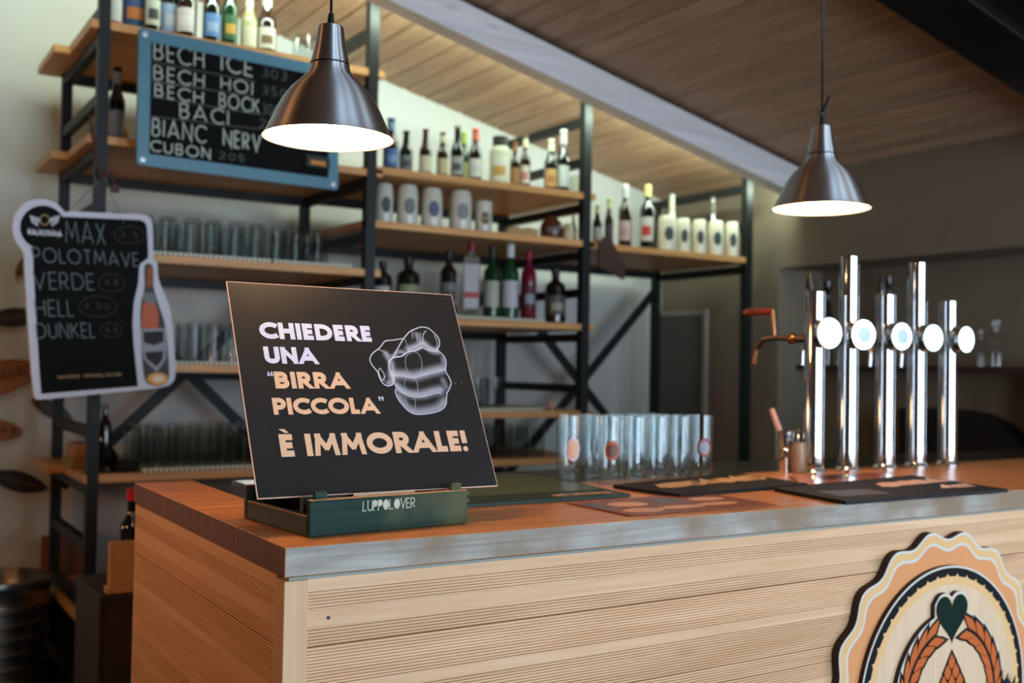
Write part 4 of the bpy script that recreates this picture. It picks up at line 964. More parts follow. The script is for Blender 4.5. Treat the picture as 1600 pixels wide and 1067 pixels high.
fan(m, [huv(*Zh(*p)) for p in cpx], -.0007); m.build('round_badge', SB, hb)
Fh = lambda u, v: (u, -.0012, v)
m = MB(); m.flat = True
for s, x0, y0, x1, y1, yt in (('MAX', 345, 345, 550, 330, 230), ('POLOTMAVE', 172, 440, 722, 450, 360), ('VERDE', 175, 583, 490, 570, 490), ('HELL', 185, 720, 385, 712, 630), ('DUNKEL', 190, 838, 495, 820, 755)):
    chalk(m, s, Zh(x0, y0), Zh(x1, y1), Zh(x0, yt), .0042, .2, .015, huv, Fh)
m.build('chalk_writing', mat('chalk_blue', (104, 122, 122), .9), hb)
m = MB(); m.flat = True
for cx, cy, rx, ry in ((580, 540, 68, 48), (508, 662, 98, 55), (578, 785, 55, 38), (672, 290, 78, 45)):
    ribbon(m, [huv(*Zh(cx+rx*math.cos(a), cy+ry*math.sin(a))) for a in (2*PI*i/24 for i in range(25))], .0016, Fh)
for s, x0, y0, x1, yt in (('4,8', 545, 555, 615, 520), ('4,50', 440, 680, 570, 645), ('4,8', 550, 800, 610, 768), ('3,5', 620, 305, 720, 272)):
    chalk(m, s, Zh(x0, y0), Zh(x1, y0-3), Zh(x0, yt), .0018, .3, .02, huv, Fh)
m.build('chalk_writing', mat('chalk_dim', (74, 82, 82), .9), hb, label='faint chalk prices inside drawn ovals')
m = MB(); m.flat = True
chalk(m, 'MALASTRANA', Zh(145, 298), Zh(322, 295), Zh(145, 266), .0045, .12, 0, huv, Fh)
for sd in (-1, 1):
    for k in range(4):
        ribbon(m, [huv(*Zh(232+sd*(22+k*13), 225-k*8)), huv(*Zh(232+sd*(34+k*13), 205-k*4)), huv(*Zh(232+sd*(40+k*8), 245-k*6))], .005, Fh)
m.build('logo_lettering', mat('logo_white', (196, 200, 206), .5), hb)
m = MB(); m.flat = True
ribbon(m, [huv(*Zh(232+24*math.cos(a), 212+26*math.sin(a))) for a in (2*PI*i/20 for i in range(21))], .004, Fh)
m.build('logo_ring', mat('logo_gold', (170, 140, 100), .5), hb); m = MB(); m.flat = True
chalk(m, 'MALASTRANA - TRADITIONAL CRAFT BEER', Zh(300, 1042+0), Zh(632, 1022), Zh(300, 1024), .0016, .12, 0, huv, Fh)
m.build('gold_print', mat('logo_gold', (170, 140, 100), .5), hb)
# printed bottle in the cut-out
bp = [(752, 450), (795, 452), (800, 560), (825, 650), (860, 760), (875, 900), (880, 1020), (865, 1062), (820, 1078), (765, 1060), (745, 1000), (735, 850), (730, 720), (735, 640), (752, 560)]
m = MB(); m.flat = True; fan(m, cr_s([huv(*Zh(*p)) for p in bp], 3), -.0007); m.build('bottle_print', mat('bottle_print_grey', (70, 66, 62), .5), hb)
def poly_h(px, mt, nm, y=-.0010):
    m = MB(); m.flat = True; fan(m, [huv(*Zh(*p)) for p in px], y); return m.build(nm, mt, hb)
poly_h([(765, 455), (795, 458), (793, 560), (765, 560)], mat('amber_print', (150, 84, 50), .5), 'amber_neck')
poly_h([(745, 640), (810, 650), (825, 700), (822, 780), (735, 775), (738, 700)], mat('amber_print_light', (190, 100, 76), .5), 'amber_body')
poly_h([(745, 590), (800, 592), (812, 640), (790, 655), (745, 630)], mat('print_neck_label', (120, 124, 122), .5), 'neck_label', -.0011)
poly_h([(732, 780), (862, 775), (868, 880), (862, 940), (815, 1005), (750, 940), (738, 880)], mat('print_label', (150, 152, 160), .5), 'label_print', -.0011)
poly_h([(745, 795), (850, 790), (852, 845), (800, 865), (748, 850)], mat('print_label_dark', (40, 40, 42), .5), 'label_dark', -.0013)
poly_h([(755, 900), (850, 895), (845, 940), (815, 975), (762, 935)], MATS['print_label_dark'], 'label_dark', -.0013)
poly_h([(820+55*math.cos(a), 1040+33*math.sin(a)) for a in (2*PI*i/20 for i in range(20))], mat('amber_glow_print', (226, 160, 84), .5), 'amber_spot', -.0013)
poly_h([(824+32*math.cos(a), 1040+18*math.sin(a)) for a in (2*PI*i/20 for i in range(20))], mat('amber_pale_print', (236, 212, 180), .5), 'amber_spot', -.0015)
m = MB()
hw = lambda px, py, d=0: (lambda u, v: (u, d, v))(*huv(px, py))
Hm = hb.matrix_world.inverted()
k1 = Hm @ Vector(aty(152, 285, FY-.03)); k2 = Hm @ Vector(aty(165, 280, FY-.03))
m.path([hw(97, 340, -.002), tuple(k1)], .0016, 6); m.path([hw(192, 348, -.002), tuple(k2)], .0016, 6); m.build('string', mat('string_grey', (128, 124, 112), .8), hb)
# belt-like strap hanging from the post, carrying the string
m = MB(); P_ = [aty(*q_, FY-.02) for q_ in ((140, 180), (147, 215), (150, 250), (158, 278), (166, 270), (173, 268), (180, 292))]
m.path([tuple(q_) for q_ in P_], .006, 8); m.box(P_[-1][0]-.013, P_[-1][0]+.013, P_[-1][1]-.01, P_[-1][1]+.01, P_[-1][2]-.02, P_[-1][2]+.006)
tag(m.build('leather_strap', mat('brown_leather', (62, 34, 22), .6)), 'brown leather strap looped round the left shelf post', 'strap')

# ------------------------------------------------------------------ bottles and other shelf things
def bottle_prof(kind, h, r):
    nk = r*.44
    P = {'beer': [(1e-4, 0), (r*.9, 0), (r, .004), (r, h*.53), (r*.93, h*.58), (r*.62, h*.67), (nk*1.12, h*.76), (nk, h*.9), (nk, h*.965), (nk*.9, h*.985), (1e-4, h*.985)],
         'long': [(1e-4, 0), (r*.9, 0), (r, .004), (r, h*.55), (r*.9, h*.62), (r*.5, h*.7), (nk*.9, h*.76), (nk*.85, h*.97), (1e-4, h*.97)],
         'wine': [(1e-4, 0), (r*.9, 0), (r, .004), (r, h*.6), (r*.93, h*.65), (r*.45, h*.73), (nk*.85, h*.78), (nk*.85, h*.97), (1e-4, h*.97)],
         'liquor': [(1e-4, 0), (r*.92, 0), (r, .005), (r, h*.62), (r*.9, h*.70), (r*.4, h*.78), (r*.34, h*.9), (1e-4, h*.9)],
         'jar': [(1e-4, 0), (r*.92, 0), (r, .006), (r, h*.72), (r*.8, h*.78), (r*.72, h*.82), (1e-4, h*.82)],
         'square': [(1e-4, 0), (r*.95, 0), (r, .005), (r, h*.74), (r*.85, h*.79), (r*.36, h*.84), (r*.34, h*.92), (1e-4, h*.92)]}[kind]
    return P
LBL = {}
def lm(c): 
    k = 'label_%d_%d_%d' % c; return mat(k, tuple(int(v*.86) for v in c), .5)
def bottle(px, ytop, ybase, Y, shelf_z, label, kind='beer', glass=BROWNG, w=None, lab=None, lab2=None, cap=(30, 30, 30), neck=None, zf=None, emblem=None, name='bottle', mug=None):
    a = aty(px, ybase, Y); x_ = a[0]; dep = (MW[0, 2]*x_+MW[1, 2]*Y)
    z1 = aty(px, ytop, Y)[2]; h = z1-shelf_z; r = (w*dep/FPX/2) if w else .030
    t = thing(name, label, 'bottle', (x_, Y, shelf_z+.0008), 0)
    seg = 4 if kind == 'square' else 24
    face = math.atan2(-Y, -x_)+random.uniform(-.2, .3)
    if kind == 'square':
        m = MB(); m.lathe(bottle_prof(kind, h, r*1.3), 4, smooth=False, a0=PI/4+face+PI/2, a1=PI/4+face+PI/2+2*PI); m.build('bottle_body', glass, t)
    else: MB().lathe(bottle_prof(kind, h, r), seg).build('bottle_body', glass, t)
    e = .0008; rr = r*(1.0 if kind != 'square' else .94)+e
    def wrap(z0, z1_, mt, nm, half=1.0, ra=None, ee=0):
        m = MB(); R_ = (ra or rr)+ee; m.lathe([(R_, z0), (R_, z1_)], 14, a0=face-half, a1=face+half); m.flat = True; m.build(nm, mt, t)
    zl = {'beer': (.12, .44), 'long': (.12, .42), 'wine': (.14, .5), 'liquor': (.14, .5), 'jar': (.12, .58), 'square': (.1, .66)}[kind]
    if kind == 'square':
        if lab:
            m = MB(); d = Vector((math.cos(face), math.sin(face), 0)); s = Vector((-d.y, d.x, 0)); R_ = r*1.3*math.cos(PI/4)+.001; hw_ = r*.8
            def pan(z0, z1_, mt, nm, ex):
                m = MB(); m.flat = True; P = [d*(R_+ex)-s*hw_+Vector((0, 0, z0)), d*(R_+ex)+s*hw_+Vector((0, 0, z0)), d*(R_+ex)+s*hw_+Vector((0, 0, z1_)), d*(R_+ex)-s*hw_+Vector((0, 0, z1_))]; m.add(P, [(0, 1, 2, 3)]); m.build(nm, mt, t)
            pan(h*.1, h*.7, lm(lab), 'label', 0)
            if lab2: pan(h*.24, h*.32, lm(lab2), 'label_print', .0006)
    elif lab:
        wrap(h*zl[0], h*zl[1], lm(lab), 'label')
        if lab2: wrap(h*(zl[0]+(zl[1]-zl[0])*.22), h*(zl[0]+(zl[1]-zl[0])*.62), lm(lab2), 'label_print', .6, None, .0006)
    if neck:
        if kind in ('beer', 'long'): wrap(h*.78, h*.93, lm(neck), 'neck_label', 1.5, r*.44*1.08+e)
        else: wrap(h*.8, h*.95, lm(neck), 'neck_label', 3.1, r*.44+e)
    ck = {'beer': (r*.52, .955, 1.0), 'long': (r*.46, .80, 1.0), 'wine': (r*.46, .82, 1.0), 'liquor': (r*.42, .88, 1.0), 'jar': (r*.76, .8, 1.0), 'square': (r*.45, .88, 1.0)}[kind]
    if cap: MB().lathe([(ck[0], h*ck[1]), (ck[0], h*(ck[2])-.002), (ck[0]*.85, h*ck[2]), (1e-4, h*ck[2])], 18).build('cap', mat('cap_%d_%d_%d' % cap, cap, .4), t)
    return t
# top shelf, left bay
S1 = 2.64
bottle(178, -62, 33, 4.22, S1, 'white-labelled bottle with an orange base beside the left post, top shelf', w=26, glass=mat('amber_glass', (120, 66, 30), .1, coat=.4), lab=(196, 196, 190), neck=(190, 190, 180))
bottle(209, -80, 36, 4.29, S1, 'wide bottle with blue shield label, second from left on the top shelf', w=42, lab=(48, 80, 120), lab2=(200, 120, 60), glass=BLACKG)
bottle(237, -70, 42, 4.2, S1, 'dark bottle with a white vertical label, third from left on the top shelf', w=26, lab=(190, 194, 176), lab2=(60, 60, 58), glass=BLACKG)
bottle(264, -66, 44, 4.27, S1, 'bottle with a large pale blue picture label on the top left shelf', w=33, lab=(150, 170, 196), lab2=(190, 196, 200), glass=BLACKG)
bottle(291, -48, 52, 4.2, S1, 'brown bottle with white and red label above the chalkboard', w=31, lab=(214, 206, 198), lab2=(226, 220, 214), neck=(150, 80, 60))
bottle(330, -38, 60, 4.2, S1, 'dark bottle with a bright blue label above the chalkboard', w=28, lab=(92, 138, 190), lab2=(150, 176, 206), neck=(150, 180, 206), glass=BLACKG)
bottle(358, -40, 66, 4.2, S1, 'bottle with white neck and green and yellow label above the chalkboard', w=26, lab=(60, 100, 60), lab2=(206, 160, 60), neck=(210, 216, 206), glass=GREENG)
bottle(388, -8, 72, 4.22, S1, 'pale yellow bottle with cream label above the chalkboard', w=26, lab=(206, 204, 176), neck=(206, 206, 190), glass=mat('pale_glass', (188, 188, 140), .1, trans=.4))
bottle(416, -10, 76, 4.22, S1, 'brown bottle with white shoulder label, rightmost bottle above the chalkboard', w=30, lab=(206, 208, 190), lab2=(120, 96, 60), neck=(196, 200, 186))
t = thing('beer_mug', 'clear glass beer mug above the chalkboard beside the lamp', 'mug', (*aty(472, 90, 4.26)[:2], S1+.0008))
MB().lathe(tumbler_prof(.042, .135, .004, .016), 28).build('mug_body', GLASS, t); MB().path([(.042, 0, .11), (.065, 0, .105), (.07, 0, .07), (.062, 0, .035), (.042, 0, .03)], .006, 10).build('handle', GLASS, t)
bottle(181, 105, 205, 4.3, 2.215, 'black bottle with grey label alone on the left bay second shelf', w=27, lab=(150, 158, 162), neck=(160, 170, 178), glass=BLACKG)
t = thing('figurine', 'tiny brass figurine beside the black bottle on the left bay shelf', 'figurine', (*aty(196, 206, 4.2)[:2], 2.2158))
MB().lathe([(1e-4, 0), (.018, 0), (.02, .008), (.009, .014), (.012, .03), (.006, .04), (.008, .048), (1e-4, .056)], 14).build('figurine_body', mat('brass', (150, 92, 50), .35, .7), t)

# bay 2 top shelf
S2 = 2.23
B2 = [(610, 185, 262, 25, 'beer', BLACKG, (70, 110, 160), (120, 150, 190), (120, 150, 176), (60, 90, 130), 'dark bottle with a blue label, first on the middle bay top shelf'),
 (634, 205, 264, 22, 'beer', BLACKG, (110, 120, 118), (60, 70, 72), None, (30, 30, 30), 'dark bottle with a grey-green label, second on the middle bay top shelf'),
 (664, 202, 268, 20, 'beer', BROWNG, (198, 196, 166), None, None, (90, 50, 30), 'brown bottle with a cream label low down, third on the middle bay top shelf'),
 (691, 207, 272, 19, 'beer', BROWNG, (176, 170, 130), None, (200, 196, 160), (90, 60, 34), 'brown bottle with cream neck label, fourth on the middle bay top shelf'),
 (714, 197, 276, 22, 'beer', BLACKG, (150, 158, 150), (70, 74, 72), None, (120, 110, 80), 'black bottle with oval grey label, fifth on the middle bay top shelf'),
 (724, 205, 277, 18, 'beer', GREENG, (170, 176, 110), None, (150, 170, 70), (170, 180, 90), 'green bottle with yellow neck tucked behind the fifth bottle'),
 (742, 201, 278, 21, 'beer', BLACKG, (206, 208, 196), (186, 196, 190), (206, 90, 60), (206, 84, 54), 'bottle with orange-red foil neck and white round label'),
 (804, 222, 284, 16, 'beer', BROWNG, (150, 110, 60), None, (140, 90, 60), (120, 70, 40), 'slim brown bottle with amber label beside the wide jar'),
 (820, 212, 288, 17, 'beer', BROWNG, (206, 196, 180), (190, 120, 110), (214, 212, 170), (90, 70, 50), 'brown bottle with cream neck and white label right of the wide jar'),
 (860, 218, 294, 21, 'beer', BLACKG, (206, 164, 100), (180, 120, 70), (226, 228, 190), (210, 212, 190), 'black bottle with orange label and white foil neck, second from the right post'),
 (879, 203, 296, 22, 'beer', BLACKG, (206, 214, 206), None, (200, 206, 196), (210, 210, 200), 'large black bottle with white label next to the right post')]
for q_ in B2:
    px, yt, yb, w_, kd, gm, l1, l2, nk_, cp, lb = q_
    bottle(px, yt, yb, 4.38 if 'tucked' in lb else 4.24, S2, lb, kd, gm, w_, l1, l2, cp, nk_)
bottle(781, 214, 284, 4.26, S2, 'wide clear jar bottle with black stopper and yellow label on the middle bay top shelf', 'jar', mat('milky_glass', (196, 200, 176), .15, trans=.3), 33, (206, 206, 190), (186, 150, 70), (24, 26, 24))
a = aty(905, 297, 4.2); t = thing('small_box', 'small white carton at the right end of the middle bay top shelf', 'box', (a[0]-.005, 4.2, S2+.0008)); MB().box(-.028, .026, -.03, .03, 0, .10, .002).build('carton', mat('carton_white', (196, 206, 194), .6), t)
# steins on the second shelf of bay 2
S3 = 2.0
def stein(px, yt, yb, w_, label, col, print_c, Y=4.22, sh=S3, hd=1, conv=True, mt=CERAMB):
    a = aty(px, yb, Y); dep = MW[0, 2]*a[0]+MW[1, 2]*Y; r = w_*dep/FPX/2; h = aty(px, yt, Y)[2]-sh
    t = thing('stein', label, 'mug', (a[0], Y, sh+.0008), 0)
    top_ = [(r*.97, h*.8), (r*.9, h*.92), (r*.82, h*.985), (r*.78, h), (r*.74, h*.99), (r*.9, h*.5), (r*.9, .01), (1e-4, .01)] if conv else [(r, h), (r*.92, h), (r*.9, .01), (1e-4, .01)]
    MB().lathe([(1e-4, 0), (r*.96, 0), (r, .006)]+top_, 28).build('stein_body', mt, t)
    face = math.atan2(-Y, -a[0])+.25
    m = MB(); m.flat = True; P = [(0, 0)]+[(math.cos(2*PI*i/18), math.sin(2*PI*i/18)) for i in range(18)]
    m.add([((r+.0009)*math.cos(face+p[0]*.5), (r+.0009)*math.sin(face+p[0]*.5), h*.47+p[1]*h*.2) for p in P], [(0, 1+i, 1+(i+1) % 18) for i in range(18)], True); m.build('printed_emblem', lm(print_c), t)
    an = face+2.75*hd; cx, cy = math.cos(an), math.sin(an)
    MB().path([((r-.003)*cx, (r-.003)*cy, h*.75), ((r+.025)*cx, (r+.025)*cy, h*.72), ((r+.032)*cx, (r+.032)*cy, h*.5), ((r+.022)*cx, (r+.022)*cy, h*.3), ((r-.003)*cx, (r-.003)*cy, h*.26)], .006, 8).build('handle', mt, t)
stein(600, 288, 340, 28, 'grey-white stein half behind the post, first on the mug shelf', 0, (70, 80, 84))
stein(636, 290, 345, 34, 'grey-white stein with green lines of print, second on the mug shelf', 0, (120, 134, 126))
stein(674, 295, 348, 34, 'grey-white stein with blue print, third on the mug shelf', 0, (96, 104, 140))
stein(719, 299, 354, 36, 'tall grey-white stein with faint grey print, fourth on the mug shelf', 0, (150, 156, 158))
stein(755, 316, 357, 27, 'small white mug with dark gold crest, fifth on the mug shelf', 0, (110, 90, 50), conv=False)
t = thing('driftwood_ornament', 'knobbly pale wooden ornament lying on the mug shelf', 'ornament', (*aty(815, 362, 4.2)[:2], S3+.0008))
m = MB()
for k in range(7): m.ball((-.07+k*.022, random.uniform(-.01, .01), .0245+.002*(k % 2)), .016+.004*(k % 3), 8)
m.box(.045, .085, -.02, .02, 0, .045, .004); m.build('ornament_body', mat('pale_wood', (190, 160, 110), .6, bump=.3), t)
t = thing('brown_jug', 'round brown stoneware jug on the mug shelf near the post', 'jug', (*aty(862, 366, 4.26)[:2], S3+.0008))
MB().lathe([(1e-4, 0), (.045, 0), (.058, .03), (.06, .06), (.052, .09), (.034, .108), (.03, .112), (.022, .125), (1e-4, .13)], 28).build('jug_body', mat('brown_glaze', (96, 54, 36), .3, coat=.5), t)
MB().lathe([(.0605, .045), (.0610, .065)], 14, a0=PI+.6, a1=PI+1.6).build('grey_print', lm((120, 120, 130)), t)
t = thing('cream_horn', 'cream ceramic horn cup standing right of the brown jug', 'cup', (*aty(888, 368, 4.18)[:2], S3+.0008))
MB().lathe([(1e-4, 0), (.024, 0), (.028, .03), (.024, .07), (.016, .085), (.012, .08), (1e-4, .05)], 20).build('cup_body', mat('cream_glaze', (206, 200, 160), .35), t)
bottle(896, 336, 372, 4.34, S3, 'tiny slim bottle with a pale neck behind the cream cup', 'beer', BROWNG, 10, (120, 80, 60), None, (180, 170, 140), (170, 160, 130))
# spirits on the third shelf of bay 2
S4 = 1.606
SP = [(597, 408, 480, 30, 'liquor', BLACKG, (196, 200, 200), None, (20, 20, 20), 'black rounded bottle with white label behind the shelf post'),
 (637, 402, 486, 38, 'liquor', mat('dark_green_glass', (18, 26, 16), .1, coat=.5), (150, 160, 120), None, (20, 20, 18), 'dark squat liqueur bottle with green label above the sign'),
 (700, 392, 492, 28, 'liquor', BLACKG, (120, 120, 124), (60, 60, 62), (20, 20, 20), 'dark bottle with grey round label left of the clear gin bottle'),
 (768, 384, 490, 27, 'wine', GREENG, (196, 200, 176), (206, 206, 196), (26, 30, 26), 'green wine-shaped bottle with cream label'),
 (796, 382, 490, 28, 'wine', mat('bright_green_glass', (26, 84, 50), .08, trans=.4, spec=.8), (214, 216, 222), None, (200, 206, 206), 'green bottle with large white label and white foil'),
 (825, 393, 494, 25, 'liquor', mat('magenta_glass', (110, 14, 44), .15, coat=.5), (96, 20, 44), (150, 170, 186), (150, 20, 50), 'magenta bottle with a pale blue band, right of the green bottles'),
 (867, 420, 502, 33, 'liquor', BLACKG, (84, 88, 80), (170, 176, 150), (24, 24, 24), 'squat black bottle with pale lettering near the right post')]
for px, yt, yb, w_, kd, gm, l1, l2, cp, lb in SP: bottle(px, yt, yb, 4.24, S4+(.012 if px < 850 else 0), lb, kd, gm, w_, l1, l2, cp, zf=None)
bottle(735, 379, 490, 4.22, S4+.012, 'clear square gin bottle with white label and red stopper', 'square', CLEARL, 28, (206, 208, 216), (190, 84, 76), (130, 24, 36))
# bay 3
S5 = 1.995
for q_ in [(933, 320, 368, 16, 'beer', BLACKG, (160, 170, 160), None, (190, 186, 140), (190, 186, 130), 'bottle with yellow foil neck just right of the middle post'),
 (951, 309, 372, 14, 'beer', BROWNG, (70, 50, 70), None, (206, 200, 120), (206, 200, 140), 'small bottle with yellow neck label, second in the right bay'),
 (976, 288, 375, 21, 'long', BROWNG, (206, 176, 166), (190, 150, 150), (200, 206, 200), (206, 210, 206), 'tall slim brown bottle with pinkish label in the right bay'),
 (1011, 289, 378, 24, 'wine', BLACKG, (206, 206, 196), (196, 60, 46), None, (206, 196, 120), 'sparkling wine bottle with gold foil and red and white label')]:
    px, yt, yb, w_, kd, gm, l1, l2, nk_, cp, lb = q_
    bottle(px, yt, yb, 4.22, S5, lb, kd, gm, w_, l1, l2, cp, nk_)
for px, yt, yb, w_, lb in ((1042, 338, 384, 31, 'widest cream stoneware stein with dark emblem, first of five in the right bay'), (1067, 342, 387, 24, 'cream stoneware stein with dark emblem, second of five in the right bay'), (1092, 344, 389, 24, 'cream stoneware stein with dark emblem, third of five in the right bay'), (1118, 346, 392, 27, 'cream stoneware stein with dark emblem, fourth of five in the right bay'), (1143, 348, 394, 23, 'cream stoneware stein with dark emblem, last of five beside the end post')):
    stein(px, yt, yb, w_*.94, lb, 0, (60, 66, 64), 4.15, S5, 1, True, CERAM)
bottle(1049, 304, 376, 4.4, S5, 'bottle with silver foil top behind the first cream stein', 'beer', mat('pale_bottle', (150, 160, 140), .2), 18, (206, 206, 180), None, (150, 156, 156), (206, 206, 180))
bottle(1113, 309, 384, 4.32, S5, 'brown bottle with grey foil top behind the fourth cream stein', 'beer', BROWNG, 18, (120, 110, 90), None, (96, 92, 84), (110, 104, 90))
# wooden plaque hanging under the right bay shelf
a = aty(948, 385, FY-.012)
t = thing('wooden_plaque', 'dark brown wooden plaque hanging from the right bay shelf edge by the post', 'plaque', (a[0], FY-.012, S5-.005))
m = MB(); m.prism([(-.05, .0), (-.02, .035), (.0, .04), (.02, .035), (.04, -.0), (.11, -.10), (.105, -.165), (-.05, -.11)], -.008, .006); m.build('plaque_body', mat('plaque_brown', (66, 38, 26), .5), t)

# drip mats and rows of glasses
MATW = mat('drip_mat_white', (206, 210, 190), .5)
def drip_mat(x0, x1, z, label, y0=FY+.005, y1=4.80, h=.012, mt=MATW):
    t = thing('drip_mat', label, 'mat', ((x0+x1)/2, y0, z+.0006)); L = x1-x0; m = MB(); n = int(L/.019)
    m.box(-L/2, L/2, 0, y1-y0, h-.004, h); m.build('mat_top', mt, t)
    m = MB()
    for i in range(n): xx = -L/2+L*(i+.5)/n; m.box(xx-.005, xx+.005, .002, y1-y0-.002, 0, h-.004)
    o = m.build('mat_ribs', mt, t); o['kind'] = 'stuff'
drip_mat(.83, 1.45, 1.79, 'white ribbed drip mat under the upturned glasses, left bay third shelf, left one')
drip_mat(1.46, 1.80, 1.79, 'white ribbed drip mat under the upturned glasses, left bay third shelf, right one')
drip_mat(.83, 1.84, 1.376, 'white ribbed drip mat on the left bay fourth shelf behind the sign')
drip_mat(.97, 1.40, .967, 'pale ribbed drip mat on the left bay lowest shelf', h=.014)
drip_mat(1.92, 2.78, 1.60-.0, 'white ribbed drip mat under the spirit bottles')
drip_mat(2.2, 2.78, 1.186, 'cream ribbed drip mat at the right of the middle bay fourth shelf')
SMOKY = thin_glass('shelf_glass', (.86, .88, .87), .55, .02)
def inv(prof, h): return [(r, h-z) for r, z in prof]
ORD = ['first', 'second', 'third', 'fourth', 'fifth', 'sixth', 'seventh', 'eighth', 'ninth', 'tenth']
def glass_row(name, label, group, prof, h, spots, z):
    f = None; rows = {}
    for q in spots: rows.setdefault(round(q[1]*20), []).append(q)
    rk = sorted(rows); rn = ['front row', 'second row', 'third row'] if len(rk) > 2 else (['front row', 'rear row'] if len(rk) == 2 else ['row'])
    base = label
    for x_, y_ in spots:
        k = rk.index(round(y_*20)); o_ = sorted(rows[rk[k]]).index((x_, y_)); label = base+', %s, %s from left' % (rn[min(k, len(rn)-1)], ORD[o_])
        if f is None:
            f = thing(name, label, 'glass', (x_, y_, z), 0, group); MB().lathe(prof, 18).build('glass_body', SMOKY, f)
        else: dup(f, (x_, y_, z), random.uniform(0, 6), label)
tum = inv(tumbler_prof(.034, .14, .0028, .014, rt=.038), .14)
gob = [(.036, 0), (.040, .03), (.037, .07), (.018, .095), (.006, .105), (.0055, .135), (.012, .15), (.034, .157), (.034, .160), (1e-4, .160)]
gobi = gob+[]; 
jit = lambda: random.uniform(-.004, .004)
glass_row('tumbler', 'upturned tumbler, left bay third shelf', 'upturned tumblers on the left bay third shelf', tum, .14, [(.88+.088*i+jit(), yy+jit()) for yy in (4.16, 4.28, 4.40) for i in range(10) if not (yy == 4.40 and i % 3 == 1)], 1.803)
glass_row('stemmed_glass', 'upturned stemmed glass, foot on top, left bay third shelf', 'upturned stemmed glasses on the left bay third shelf', [(.034, 0), (.039, .04), (.036, .085), (.02, .11), (.006, .122), (.0055, .15), (.01, .165), (.033, .172), (.033, .176), (1e-4, .176)], .176, [(.90, 4.52), (1.02, 4.52), (1.14, 4.52), (1.34, 4.52), (1.52, 4.52), (1.66, 4.52), (1.77, 4.45)], 1.803)
glass_row('tall_tumbler', 'tall tumbler, left bay fourth shelf', 'tall tumblers on the left bay fourth shelf', inv(tumbler_prof(.03, .15, .0028, .014, rt=.034), .15), .15, [(1.0+.082*i+jit(), yy+jit()) for yy in (4.17, 4.28) for i in range(10)], 1.389)
glass_row('low_tumbler', 'clear tumbler, left bay lowest shelf', 'tumblers on the left bay lowest shelf', inv(tumbler_prof(.033, .155, .0028, .014, rt=.037), .155), .155, [(1.0+.084*i+jit(), yy+jit()) for yy in (4.17, 4.29, 4.42) for i in range(10)], .982)
glass_row('side_tumbler', 'tumbler on the cream mat right of the sign', 'tumblers on the middle bay fourth shelf', tumbler_prof(.036, .14, .0028, .014, rt=.040), .14, [(2.25+.1*i, yy) for yy in (4.18, 4.3) for i in range(4)], 1.199)
glass_row('bottom_tumbler', 'tumbler, middle bay lowest shelf', 'tumblers on the middle bay lowest shelf', inv(tumbler_prof(.033, .15, .0028, .014, rt=.037), .15), .15, [(2.0+.09*i, yy) for yy in (4.2, 4.33) for i in range(10)], .968)
t = thing('small_pink_cup', 'tiny pink cup at the right end of the cream drip mat', 'cup', (*aty(861, 640, 4.2)[:2], 1.1868)); MB().lathe([(1e-4, 0), (.012, 0), (.017, .04), (.015, .04), (1e-4, .004)], 16).build('cup_body', mat('pink_glaze', (200, 150, 140), .4), t)
# dark siphon and boxes at the left end of the lowest shelf
t = thing('soda_siphon', 'dark siphon bottle standing behind the left post, lowest shelf', 'siphon', (*aty(162, 728, 4.22)[:2], .9678))
MB().lathe([(1e-4, 0), (.05, 0), (.052, .01), (.052, .06), (.03, .09), (.026, .12), (.026, .17), (.018, .19), (.012, .2), (.012, .235), (1e-4, .24)], 24).build('siphon_body', BLACKG, t); MB().box(-.03, .012, -.008, .008, .235, .252).build('siphon_head', BLACK, t)
t = thing('dark_pouch', 'dark lumpy bag lying beside the siphon on the lowest shelf', 'bag', (*aty(183, 736, 4.17)[:2], .9678)); m = MB()
m.ball((.02, -.02, .026), .036, 12, .7); m.ball((.05, .0, .022), .030, 10, .7); m.build('bag_body', mat('black_cloth', (18, 18, 18), .9), t)
t = thing('tea_box', 'orange and yellow cardboard box at the far left of the lowest shelf', 'box', (.80, 4.42, .9678)); MB().box(-.05, .06, -.07, .07, 0, .035, .002).build('carton', mat('yellow_card', (150, 120, 52), .6), t)
t = thing('tea_box', 'tan cardboard box on top of the yellow one, lowest shelf', 'box', (.81, 4.42, 1.0035)); MB().box(-.045, .05, -.06, .06, 0, .06, .002).build('carton', mat('tan_card', (170, 120, 82), .6), t)

# ------------------------------------------------------------------ things on the back wall and below
def wall_leaf(px, py, L, W, rot, label, mt, vein=True, name='leaf_ornament'):
    a = aty(px, py, YW-.015); t = thing(name, label, 'wall ornament', (a[0], YW-.012, a[2])); t.rotation_euler = (0, rot, 0)
    P = [(L*(u-.5), W*.5*math.sin(PI*u)**.8*(1 if sg > 0 else -1)) for sg, rng_ in ((1, [i/12 for i in range(13)]), (-1, [1-i/12 for i in range(1, 12)])) for u in rng_]
    m = MB(); n = len(P); m.prism(P, -.006, .010); m.build('leaf_body', mt, t)
    if vein: MB().bar((-L*.45, -.008, 0), (L*.45, -.008, 0), .004, .004).build('vein', mat('vein_gold', (110, 88, 58), .5), t)
    return t
LD = mat('dark_leaf', (40, 32, 22), .45, bump=.4, bscale=30); LW = mat('leaf_wood', (150, 98, 50), .6, var=.2, bscale=20)
wall_leaf(22, 496, .26, .085, -.1, 'dark carved leaf on the left wall beside the hanging board', LD)
wall_leaf(38, 415, .12, .05, -1.0, 'small dark gold leaf half behind the hanging board', mat('gold_leaf', (96, 74, 36), .5))
wall_leaf(28, 752, .26, .09, .32, 'dark veined leaf on the left wall above the keg', LD)
wall_leaf(82, 640, .20, .07, .5, 'brown leaf ornament under the hanging board', mat('brown_leaf', (58, 38, 28), .5))
